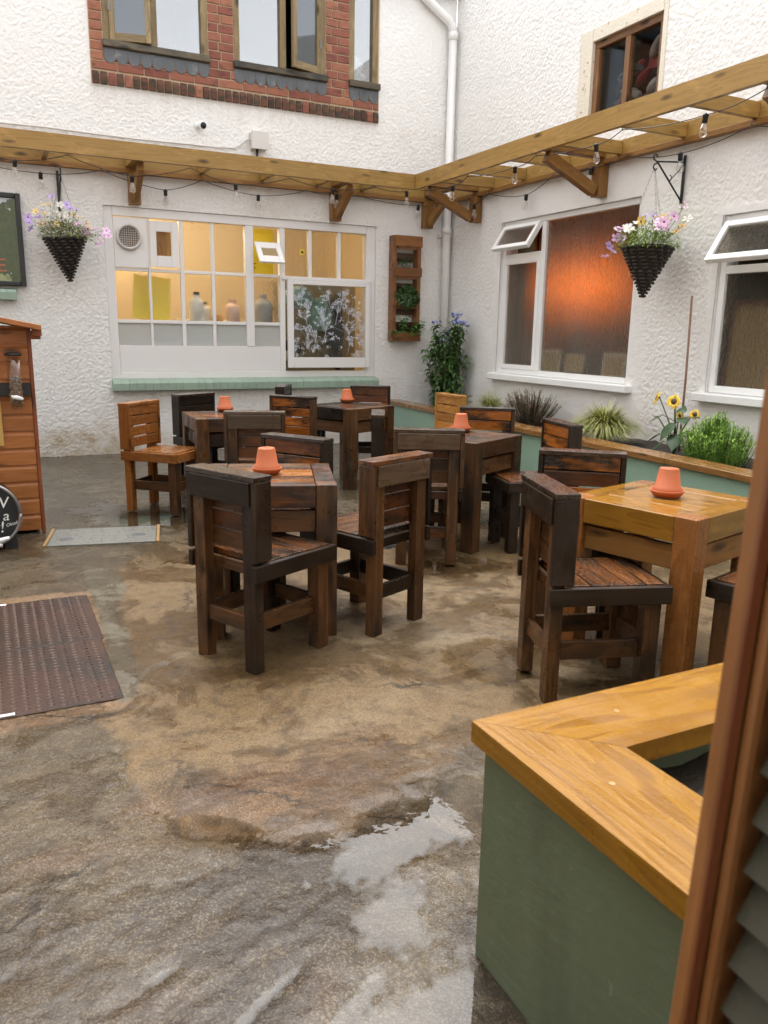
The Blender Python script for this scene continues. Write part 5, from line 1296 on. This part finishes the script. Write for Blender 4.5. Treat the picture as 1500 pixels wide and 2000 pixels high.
#        leg            panel        rail         cap          back              seat          apron        stretcher
PAL = {
 'front': ('brown/dark', 'dark', 'brown/dark', 'darkwet', 'brown/rust', 'seat', 'dark', 'brown'),
 'rust':  ('brown', 'dark/brown', 'grey', 'seat/greywet', 'rust', 'seat', 'dark', 'brown/dark'),
 'grey':  ('brown', 'brown', 'grey', 'greywet', 'rust/brown', 'seat', 'dark', 'rust'),
 'worn':  ('brown/dark', 'rust/brown', 'dark', 'darkwet', 'worn', 'seat', 'dark', 'dark'),
 'black': ('dark', 'dark', 'dark', 'darkwet', 'dark', 'seat', 'dark', 'dark'),
 'blackworn': ('dark/brown', 'dark', 'dark', 'darkwet', 'rust/worn', 'seat', 'dark', 'dark'),
 'orange': ('brown/orange', 'orange', 'orange', 'orange', 'orange', 'orange', 'orange', 'brown'),
 'orangelight': ('honey', 'honey', 'honey', 'honey', 'honey', 'honey', 'honey', 'honey'),
}
chairs = [
 ('front', 'dark pallet chair nearest the chequer plates, its back to the viewpoint', (-4.370, -5.748), -64.8),
 ('rust', 'dark pallet chair with reddish back boards standing free on the tan concrete', (-3.543, -5.675), 22.6),
 ('blackworn', 'dark pallet chair with scorched back slats behind the table nearest the chequer plates', (-3.703, -4.849), 123.4),
 ('grey', 'brown pallet chair with a wide grey top rail before the table under the frosted panes', (-3.580, -3.650), -22.2),
 ('front', 'dark pallet chair with a wet seat beside the golden table, back to the viewpoint', (-3.373, -6.385), -108.8),
 ('orange', 'orange pallet chair standing out on the wet grey concrete near the shed', (-4.171, -2.670), -133.4),
 ('black', 'blackened pallet chair against the roughcast under the kitchen window left end', (-3.625, -2.042), 209.0),
 ('worn', 'pallet chair with bright orange worn back slats between the two rear tables', (-2.871, -2.488), 130.8),
 ('black', 'grey topped pallet chair seen edge on right below the mint brick sill', (-2.594, -1.279), -120.4),
 ('blackworn', 'blackened pallet chair with a pale slot in its back behind the rearmost table', (-1.720, -1.472), 155.6),
 ('black', 'pallet chair seen edge on in front of the rearmost table', (-2.842, -3.873), -116.3),
 ('grey', 'brown pallet chair seen square from behind at the middle dark table', (-2.958, -4.854), -27.5),
 ('worn', 'pallet chair with orange and black back slats behind the middle dark table', (-1.862, -3.778), 142.1),
 ('orangelight', 'light orange pallet chair next to the planter cap under the climbing plant', (-1.467, -2.661), 89.6),
 ('blackworn', 'dark pallet chair pushed under the middle table beside the planter', (-1.930, -4.765), 77.0),
 ('blackworn', 'dark pallet chair with reddish slats behind the golden table', (-2.646, -5.757), 139.9),
 ('front', 'dark pallet chair half hidden by the brown door stile at the golden table', (-2.530, -7.085), 14.6),
]
for k, (p, lab, loc, deg) in enumerate(chairs): make_chair(PAL[p], lab, loc, rad(deg), 100 + k)

TS, TH, TL = .567, .67, .088
def make_table(pal, label, loc, deg, seed):
    r = random.Random(seed); t = T('pallet_table', label, 'table', (*loc, 0), rad(deg), 'square pallet wood tables in the yard')
    leg, beam, top, low = [[MW[k] for k in p.split('/')] for p in pal]
    def pk(l): return l[r.randrange(len(l))]
    h = TS / 2; i = h - TL
    for sx in (-1, 1):
        for sy in (-1, 1):
            xa, xb = sorted((sx * i, sx * h)); ya, yb = sorted((sy * i, sy * h)); board('leg', t, pk(leg), (xa, ya, 0), (xb, yb, TH), .005)
    q = .0015
    for s in (-1, 1):
        a, b = sorted((s * i, s * (h - .001))); board('beam', t, pk(beam), (-i + q, a, TH - .098), (i - q, b, TH - .001), .005); board('beam', t, pk(beam), (a, -i + q, TH - .098), (b, i - q, TH - .001), .005)
        a, b = sorted((s * (h - .045), s * (h - .02))); board('lower_rail', t, pk(low), (-i + q, a, TH - .205), (i - q, b, TH - .112), .004); board('lower_rail', t, pk(low), (a, -i + q, TH - .205), (b, i - q, TH - .112), .004)
    n = 5; w = (2 * i - .004) / n
    for k in range(n): board('top_slat', t, pk(top), (-i + .002, -i + .002 + k * w + .0012, TH - .028), (i - .002, -i + .002 + (k + 1) * w - .0012, TH - .004 + r.uniform(-.001, .001)), .003, .001)
tables = [
 (('brown', 'brown/rust', 'seat/worn/orange', 'brown'), 'dark pallet table with wet patchy top nearest the chequer plates', (-4.018, -5.283), -18.7),
 (('orange', 'yellow', 'yellow', 'brace/orange'), 'golden yellow pallet table shining wet behind the near planter', (-2.718, -6.364), -75.4),
 (('brown', 'brown', 'darkwet/seat', 'brown'), 'dark brown pallet table in the middle beside the long planter', (-2.456, -4.374), -63.6),
 (('brown', 'brown/dark', 'darkwet/seat', 'brown'), 'dark pallet table farthest back near the pallet planter', (-2.323, -2.309), -65.6),
 (('brown', 'brown', 'worn/seat', 'dark'), 'pallet table with an orange worn top beside the orange chair', (-3.512, -2.741), -2.2),
]
for k, (p, lab, loc, deg) in enumerate(tables): make_table(p, lab, loc, deg, 300 + k)
pot_prof = [(.0001, .112), (.0085, .112), (.0085, .118), (.036, .118), (.0385, .114), (.050, .044), (.058, .040), (.061, .014), (.055, .012), (.050, .016)]
ME_POT = MB().lathe(pot_prof, 32).mesh('flower_pot', True)
ME_SAU = MB().lathe([(.0001, 0), (.052, 0), (.064, .018), (.067, .026), (.062, .027), (.050, .007), (.0001, .007)], 32).mesh('pot_saucer', True)
pots = [((-4.024, -5.270), 'patchy dark table nearest the chequer plates'), ((-2.696, -6.341), 'golden yellow table'), ((-2.358, -4.212), 'middle dark table by the long planter'), ((-2.204, -2.011), 'rearmost dark table'), ((-3.463, -2.518), 'worn table beside the orange chair')]
for (x, y), lab in pots:
    tilt = rng.uniform(-.04, .04)
    o = link('pot_saucer', ME_SAU, M_TERRA, None, (x, y, TH + .0005)); tag(o, 'terracotta saucer under the upturned pot on the ' + lab, 'saucer', 'terracotta saucers on the tables')
    o = link('flower_pot', ME_POT, M_TERRA, None, (x, y, TH - .0035), (tilt, 0, rng.uniform(0, 6))); tag(o, 'upturned terracotta pot on the ' + lab, 'flower pot', 'upturned terracotta pots on the tables')

# ------------------------------------------------------------------ ground ironwork
def iron_cover(label, x0, x1, y0, y1, strip_y):
    t = T('access_cover', label, 'access cover', (x0, y0, .0)); w, d = x1 - x0, y1 - y0
    board('plate', t, M_IRON, (0, 0, -.02), (w, d, .0065), .003)
    lug = MB(); r = random.Random(4); p = .040; q_ = .030
    ny = int(d / q_); nx = int(w / p)
    for a in range(nx):
        for b in range(ny):
            cx, cy = (a + .5) * p, (b + .5) * q_
            an = (.42 if a % 2 else -.02); L, wd, hh = .0165, .0030, .0040; cy += q_ * .5 * (a % 2)
            if cy > d - .012 or cx > w - .014: continue
            c, s = math.cos(an), math.sin(an); q = .0067
            base = [(-L, 0), (0, -wd), (L, 0), (0, wd)]; V = [(cx + c * u - s * v, cy + s * u + c * v, q) for u, v in base] + [(cx + c * u * .45, cy + s * u * .45, q + hh) for u in (-L, L)]
            lug.add(V, [(0, 1, 4), (1, 5, 4), (1, 2, 5), (2, 3, 5), (3, 4, 5), (3, 0, 4)])
    lug.build('tread', M_LUG, t, kind='stuff')
    a, b = (w * .52, w * .80)
    for u0, u1 in ((a, a + .07), (a + .073, a + .14), (a + .143, a + .21)):
        MB().box((u0, strip_y - .008, .0072), (u1, strip_y + .008, .0100)).build('tape_strip', M_CHALKW, t)
iron_cover('rusty chequer plate cover nearer the keg, its tread paler than the plate', -5.95, -4.762, -5.270, -4.655, .600)
iron_cover('rusty chequer plate cover nearer the viewpoint with white tape along its edge', -5.95, -4.772, -5.890, -5.276, .012)
def drain_tray():
    t = T('inspection_cover', 'grey wet inspection cover with brass edges set in the concrete by the shed', 'access cover', (-4.525, -3.49, 0), rad(-11.5))
    w, d = .315, .205
    board('tray', t, M_STEEL, (-w, -d, -.01), (w, d, .008), .002)
    board('edge', t, M_BRASS, (-w - .022, -d - .01, -.01), (-w - .003, d + .01, .013), .002); board('edge', t, M_BRASS, (w + .003, -d - .01, -.01), (w + .022, d + .01, .013), .002)
    for x, y in ((-.22, -.06), (.21, -.03)): MB().lathe([(.0001, .0), (.045, .0), (.04, .002), (.0001, .003)], 14).build('lifting_eye', M_LEAD, t, loc=(x, y, .0082))
    b = MB(); r = random.Random(6)
    for k in range(110):
        x, y = r.uniform(-w + .02, w - .02), r.uniform(-d + .02, d - .02); b.ball((x, y, .008), (.006, .006, .003), 6, 4)
    b.build('studs', M_STEEL, t, kind='stuff')
drain_tray()
def drain():
    t = T('drain_grate', 'small black drain grate between the free standing chair and middle table', 'drain', (-2.955, -4.335, 0), rad(20))
    board('frame', t, M_GRATE, (-.11, -.11, -.02), (.11, .11, .004), .003)
    b = MB()
    for k in range(7):
        x = -.085 + k * .0283
        board('grate_bar', t, M_LEAD, (x - .006, -.09, .0045), (x + .006, .09, .011), .002)
drain()

# ------------------------------------------------------------------ shed, feeder, keg
def shed():
    t = T('timber_shed', 'small orange brown shiplap shed with pent roof at the picture edge', 'shed', (0, -3.23, 0))
    x0, x1, d = -6.5, -4.875, 1.1; n = 12; p = 1.27 / n
    for k in range(n):
        z0 = .02 + k * p
        mb = MB(); pf = [(0, z0), (-.012, z0 + .003), (-.012, z0 + p - .026), (-.003, z0 + p - .012), (-.003, z0 + p + .004), (.008, z0 + p + .004), (.008, z0)]
        m7 = len(pf); mb.add([(x0, a, b) for a, b in pf] + [(x1, a, b) for a, b in pf], [tuple(range(m7)), tuple(reversed(range(m7, 2 * m7)))] + [(i + m7, (i + 1) % m7 + m7, (i + 1) % m7, i) for i in range(m7)])
        mb.build('cladding_board', MW['shed'], t)
        o = board('cladding_board', t, MW['shed'], (x1 - .012, .03, z0), (x1, d, z0 + p - .004), .003)
    board('corner_trim', t, MW['shedtrim'], (x1 + .0015, -.018, .0), (x1 + .024, .028, 1.285), .003)
    MB().box((x0, .01, .02), (x1 - .014, d, 1.28)).build('core', M_COAT, t)
    strut('roof_board', t, MW['shed'], (x0 - .05, d / 2 - .06, 1.62), (-4.80, d / 2 - .06, 1.285), d + .25, .03, (0, 0, 1))
    board('fascia', t, MW['shedtrim'], (-4.85, -.12, 1.235), (-4.795, -.10, 1.29), .003)
    board('purlin', t, MW['shedtrim'], (-4.86, -.085, 1.215), (-4.80, d, 1.262), .003)
    board('upright_board', t, M_PLANKY, (-5.24, -.035, .57), (-5.05, -.014, .86), .003)
shed()
def feeder():
    t = T('snack_dispenser', 'clear tube dispenser half full of nuts mounted on the orange shed', 'dispenser', (-4.962, -3.325, .80))
    board('bracket', t, M_BLACK, (-.11, .055, .075), (.085, .078, .155), .006)
    MB().tube([(0, .055, .115), (0, .0, .115)], .02, 10).build('arm', M_BLACK, t)
    m = M_BLACK
    c = MB().lathe([(.030, .0), (.038, .012), (.041, .06), (.043, .318)], 28).build('canister', G_PLASTIC, t, True)
    MB().lathe([(.046, .318), (.05, .322), (.05, .332), (.03, .338), (.001, .338)], 24).build('lid', M_BLACK, t, True)
    r = random.Random(8); nb = MB()
    for k in range(260):
        a = r.uniform(0, 6.28); q = .034 * math.sqrt(r.random()); z = r.uniform(.02, .20); nb.ball((q * math.cos(a), q * math.sin(a), z), (r.uniform(.006, .009), r.uniform(.006, .009), r.uniform(.007, .011)), 6, 4)
    nb.build('nuts', M_NUT, t, True, kind='stuff')
    MB().tube([(0, -.03, .075), (0, -.075, .075)], .012, 12).build('spindle', M_CHROME, t, True)
    MB().tube([(-.03, -.078, .083), (.0, -.08, .076), (.034, -.078, .066)], [.008, .014, .009], 10).build('tap_handle', M_CHROME, t, True)
feeder()
def keg():
    t = T('keg_sign', 'round black chalkboard keg end with white writing and a tap on a black cradle', 'keg', (-5.19, -3.58, .21))
    R_ = .19
    MB().tube([(0, .0, 0), (0, .24, 0)], R_ - .012, 40).build('keg_body', M_BLACK, t, True)
    MB().tube([(R_ * math.cos(a), -.004, R_ * math.sin(a)) for a in [2 * math.pi * k / 48 for k in range(49)]], .010, 8).build('rim', M_KEGRIM, t, True)
    MB().lathe([(.0001, 0), (R_ - .012, 0), (R_ - .012, .004), (.0001, .004)], 48).build('chalkboard', M_CHALK, t, rot=(math.pi / 2, 0, 0), loc=(0, -.0005, 0))
    text('lettering', 'W', .095, (.03, -.0052, .04), M_CHALKW, t, shear=.12, ex=.0004)
    text('lettering', 'of a', .085, (.0, -.0052, -.035), M_CHALKW, t, shear=.15, ex=.0004)
    text('lettering', 'y!', .095, (.03, -.0052, -.105), M_CHALKW, t, shear=.12, ex=.0004)
    text('lettering', 'Oktober', .026, (.108, -.0052, -.075), M_CHALKW, t, rot=(math.pi / 2, rad(-14), 0), shear=.3, ex=.0004)
    tp = MB().tube([(.07, -.005, -.165), (.07, -.06, -.165), (.07, -.075, -.172)], [.012, .012, .010], 10).build('tap', M_CHROME, t, True)
    MB().tube([(.03, -.06, -.142), (.075, -.062, -.140), (.12, -.062, -.128)], [.010, .016, .011], 10).build('tap_handle', M_CHROME, t, True)
    for x in (-.13, .13): MB().add([(x - .035, .0, -.21), (x + .035, .0, -.21), (x + .035, .22, -.21), (x - .035, .22, -.21), (x - .03, .0, -.12), (x + .03, .0, -.12), (x + .03, .22, -.12), (x - .03, .22, -.12)], [(0, 3, 2, 1), (4, 5, 6, 7), (0, 1, 5, 4), (1, 2, 6, 5), (2, 3, 7, 6), (3, 0, 4, 7)]).build('cradle', M_BLACK, t)
keg()

# ------------------------------------------------------------------ planting in the long bed
def grass_clump(label, loc, n, L, mat, seed, spread=1.0, w=.005):
    r = random.Random(seed); t = T('ornamental_grass', label, 'grass plant', loc); f = MB(); f2 = MB()
    for k in range(n):
        a = r.uniform(0, 6.28); out = (.25 + .75 * r.random() ** .6) * spread; l = L * r.uniform(.6, 1.1); d = Vector((math.cos(a), math.sin(a), 0))
        p0 = d * .035 * r.random(); s = Vector((-d.y, d.x, 0)) * w * r.uniform(.5, 1); P = []
        for q in range(6):
            u = q / 5; P.append(p0 + d * l * out * (u ** 1.5) * .95 + Vector((0, 0, l * (u * (1.15 - .25 * out) - out * .75 * u * u * u))))
        dst = f if k % 3 else f2
        b = len(dst.v)
        for q, p in enumerate(P):
            ww = 1 - (q / 5) ** 2 * .92; dst.v += [tuple(p + s * ww), tuple(p - s * ww)]
        for q in range(5): i = b + 2 * q; dst.f.append((i, i + 1, i + 3, i + 2))
    f.build('foliage', mat, t, True); f2.build('foliage', L_LIME, t, True)
grass_clump('big straw green grass mound spilling over the planter cap', (-.58, -3.58, .43), 2200, .40, L_GRASS, 31, 1.0, .007)
grass_clump('small pale grass tuft behind the light orange chair', (-.28, -1.45, .43), 500, .33, L_GRASS, 32, .9)
def climber():
    r = random.Random(41); t = T('climbing_plant', 'dark leaved climber with pale blue flower heads in the wall corner', 'climber', (-.22, -.42, .42)); f = MB(); f2 = MB(); s = MB()
    heads = []
    for k in range(46):
        bx, by = r.uniform(-.15, .10), r.uniform(-.14, .08); hh = r.uniform(.25, .95) if k > 5 else r.uniform(.92, 1.10)
        lx = r.uniform(-.19, .12) + (.05 if hh > .9 else 0); ly = r.uniform(-.18, .10) - (.06 if hh > .9 else 0)
        P = [Vector((bx, by, 0)), Vector((bx + lx * .3, by + ly * .3, hh * .4)), Vector((bx + lx * .8, by + ly * .8, hh * .8)), Vector((bx + lx, by + ly, hh))]
        s.tube(P, [.006, .005, .004, .002], 5)
        for q in range(int(75 * hh)):
            u = r.uniform(.03, 1); i = min(2, int(u * 3)); p = P[i].lerp(P[i + 1], u * 3 - i); a = r.uniform(0, 6.28)
            (f if r.random() < .75 else f2).leaf(p, (math.cos(a), math.sin(a), r.uniform(-.5, .5)), (0, 0, 1), r.uniform(.06, .105), r.uniform(.026, .044), .35)
        if hh > .91: heads.append(P[-1])
    f.build('foliage', L_DARK, t); f2.build('foliage', L_MID, t); s.build('stem', M_STEM, t)
    for p in heads[:6] + [Vector((-.10, -.10, .80)), Vector((-.13, -.06, .74)), Vector((-.07, -.12, .86))]:
        for q in range(11):
            o = link('flower', flower_mesh('wide'), F_BLUE, t, p + Vector((r.uniform(-.05, .05), r.uniform(-.05, .05), r.uniform(0, .045)))); o.scale = [.018] * 3; o.rotation_euler = (r.uniform(-.9, .9), r.uniform(-.9, .9), r.uniform(0, 6))
climber()
def fuchsia():
    r = random.Random(43); t = T('fuchsia_plant', 'small fuchsia with red flowers beside the climber', 'plant', (-.42, -.95, .43)); f = MB(); s = MB()
    for k in range(16):
        a = r.uniform(0, 6.28); top = Vector((.16 * math.cos(a), .2 * math.sin(a), r.uniform(.12, .27))); s.tube([(0, 0, 0), top * .6 + Vector((0, 0, .05)), top], .0025, 4)
        for q in range(16):
            p = top * r.uniform(.3, 1); b = r.uniform(0, 6.28); f.leaf(p, (math.cos(b), math.sin(b), r.uniform(-.2, .5)), (0, 0, 1), r.uniform(.025, .045), .018, .3)
        if k % 2 == 0: o = link('flower', flower_mesh('thin'), F_RED, t, top + Vector((0, 0, -.01))); o.scale = [.022] * 3; o.rotation_euler = (2.6, r.uniform(-.5, .5), 0)
    f.build('foliage', L_MID, t); s.build('stem', M_STEM, t)
fuchsia()
def heather():
    r = random.Random(45); t = T('heather_shrub', 'wiry reddish grey shrub in the planter under the orange lit window', 'shrub', (-.34, -2.25, .43)); f = MB(); f2 = MB(); s = MB()
    for k in range(170):
        a = r.uniform(0, 6.28); o = r.uniform(.2, 1); hh = r.uniform(.2, .36); top = Vector((.26 * o * math.cos(a), .40 * o * math.sin(a), hh * (1.1 - .35 * o)))
        b0 = Vector((top.x * .4, top.y * .4, 0)); m = b0 * .4 + top * .6; s.tube([b0, m, top], [.004, .0025, .0012], 4)
        for q in range(26):
            u = r.uniform(.15, 1); p = b0.lerp(top, u); b = r.uniform(0, 6.28)
            (f if r.random() < .7 else f2).leaf(p, (math.cos(b), math.sin(b), r.uniform(.1, 1.2)), (0, 0, 1), r.uniform(.016, .034), .008, .2)
    f.build('foliage', L_HEATH, t); f2.build('foliage', L_MID, t); s.build('stem', M_WOODSTEM, t)
heather()
def sunflower():
    r = random.Random(47); t = T('sunflower_plant', 'short sunflower plant with drooping yellow heads tied near a cane', 'sunflower', (-.50, -4.27, .42)); s = MB()
    disc = MB().lathe([(.0001, .012), (.018, .010), (.026, .002), (.022, -.008), (.006, -.016)], 16).mesh('disc', True)
    pet = MB()
    for ring, (n, L, tilt) in enumerate(((15, .050, .1), (13, .044, .35))):
        for k in range(n):
            a = 2 * math.pi * (k + .4 * ring) / n + r.uniform(-.08, .08); d = Vector((math.cos(a), math.sin(a), tilt + r.uniform(-.35, .2))); pet.leaf(Vector((math.cos(a), math.sin(a), 0)) * .020, d, (0, 0, 1), L * r.uniform(.8, 1.1), .017, .2)
    pm = pet.mesh('petals')
    heads = [((-.05, .17, .42), (1.2, 0, -2.3), 1.15), ((-.08, -.03, .41), (1.35, 0, -1.3), 1.05), ((.02, .06, .43), (.4, 0, 0), .4), ((-.04, -.20, .33), (1.3, 0, -.9), .75), ((-.06, -.08, .31), (2.0, 0, -1.5), .6), ((-.02, .20, .27), (2.4, 0, -2.2), .5)]
    for (p, e, sc) in heads:
        p = Vector(p); s.tube([(0, 0, 0), (p.x * .4, p.y * .35, p.z * .6), (p.x * .9, p.y * .9, p.z + .01), p], [.007, .006, .005, .004], 6)
        h = link('flower_head', disc, F_CENTRE, t, p, e); h.scale = [sc * .85] * 3; link('petals', pm, F_SUN, h)
    big = MB()
    for (p, d, L, w) in (((-.05, .1, .30), (-.5, .6, -.3), .13, .10), ((-.04, -.1, .30), (-.6, -.5, -.15), .12, .09), ((-.05, 0, .25), (-.8, .15, -.8), .17, .13), ((-.05, -.05, .17), (-.8, -.5, -.8), .15, .12), ((-.02, .15, .15), (-.4, .8, -.5), .14, .09), ((0, -.12, .2), (0, -1, -.5), .14, .06), ((-.02, .1, .1), (-.6, .5, -.5), .13, .09), ((.02, .0, .32), (.3, .1, .3), .1, .08), ((-.03, -.18, .32), (-.3, -.9, .05), .09, .06)):
        p = Vector(p); d = Vector(d).normalized(); sd = d.cross(Vector((0, 0, 1))).normalized(); up = sd.cross(d)
        rows = []
        for i in range(7):
            u = i / 6; ww = w * .5 * math.sin(math.pi * min(1, u * .8 + .2)) ** .8 * (1 - u ** 3); c = p + d * L * u - up * L * .25 * u * u
            rows.append([c + sd * ww - up * ww * .2, c, c - sd * ww - up * ww * .2])
        b = len(big.v)
        for rr in rows: big.v += [tuple(q) for q in rr]
        for i in range(6):
            for j in range(2): k = b + i * 3 + j; big.f.append((k, k + 1, k + 4, k + 3))
        s.tube([(0, 0, p.z - .05), p], .0035, 5)
    big.build('leaves', L_SUNF, t, True); s.build('stem', M_STEM, t, True)
sunflower()
c = MB().tube([(-.27, -4.10, .42), (-.22, -4.05, 1.0), (-.16, -3.975, 1.605)], .0085, 8).build('garden_cane', M_CANE, None, True); tag(c, 'thin bamboo cane leaning on the wall behind the sunflowers', 'cane')
def rosemary():
    r = random.Random(49); t = T('rosemary_bush', 'bright green feathery bush in the planter under the propped window', 'bush', (-.50, -4.66, .43)); f = MB(); f2 = MB(); s = MB()
    for k in range(260):
        a = r.uniform(0, 6.28); o = r.uniform(.05, 1); hh = r.uniform(.22, .34); top = Vector((.22 * o * math.cos(a), .30 * o * math.sin(a), hh * (1.12 - .5 * o)))
        b0 = Vector((top.x * .75, top.y * .75, 0)); m = b0 * .4 + top * .6; s.tube([b0, m, top], [.004, .0025, .0012], 4)
        for q in range(30):
            u = r.uniform(.05, 1); p = b0.lerp(top, u); b = r.uniform(0, 6.28)
            (f if r.random() < .8 else f2).leaf(p, (math.cos(b), math.sin(b), r.uniform(.3, 1.4)), (0, 0, 1), r.uniform(.026, .048), .0075, .15)
    f.build('foliage', L_BRIGHT, t); f2.build('foliage', L_MID, t); s.build('stem', L_MID, t)
rosemary()
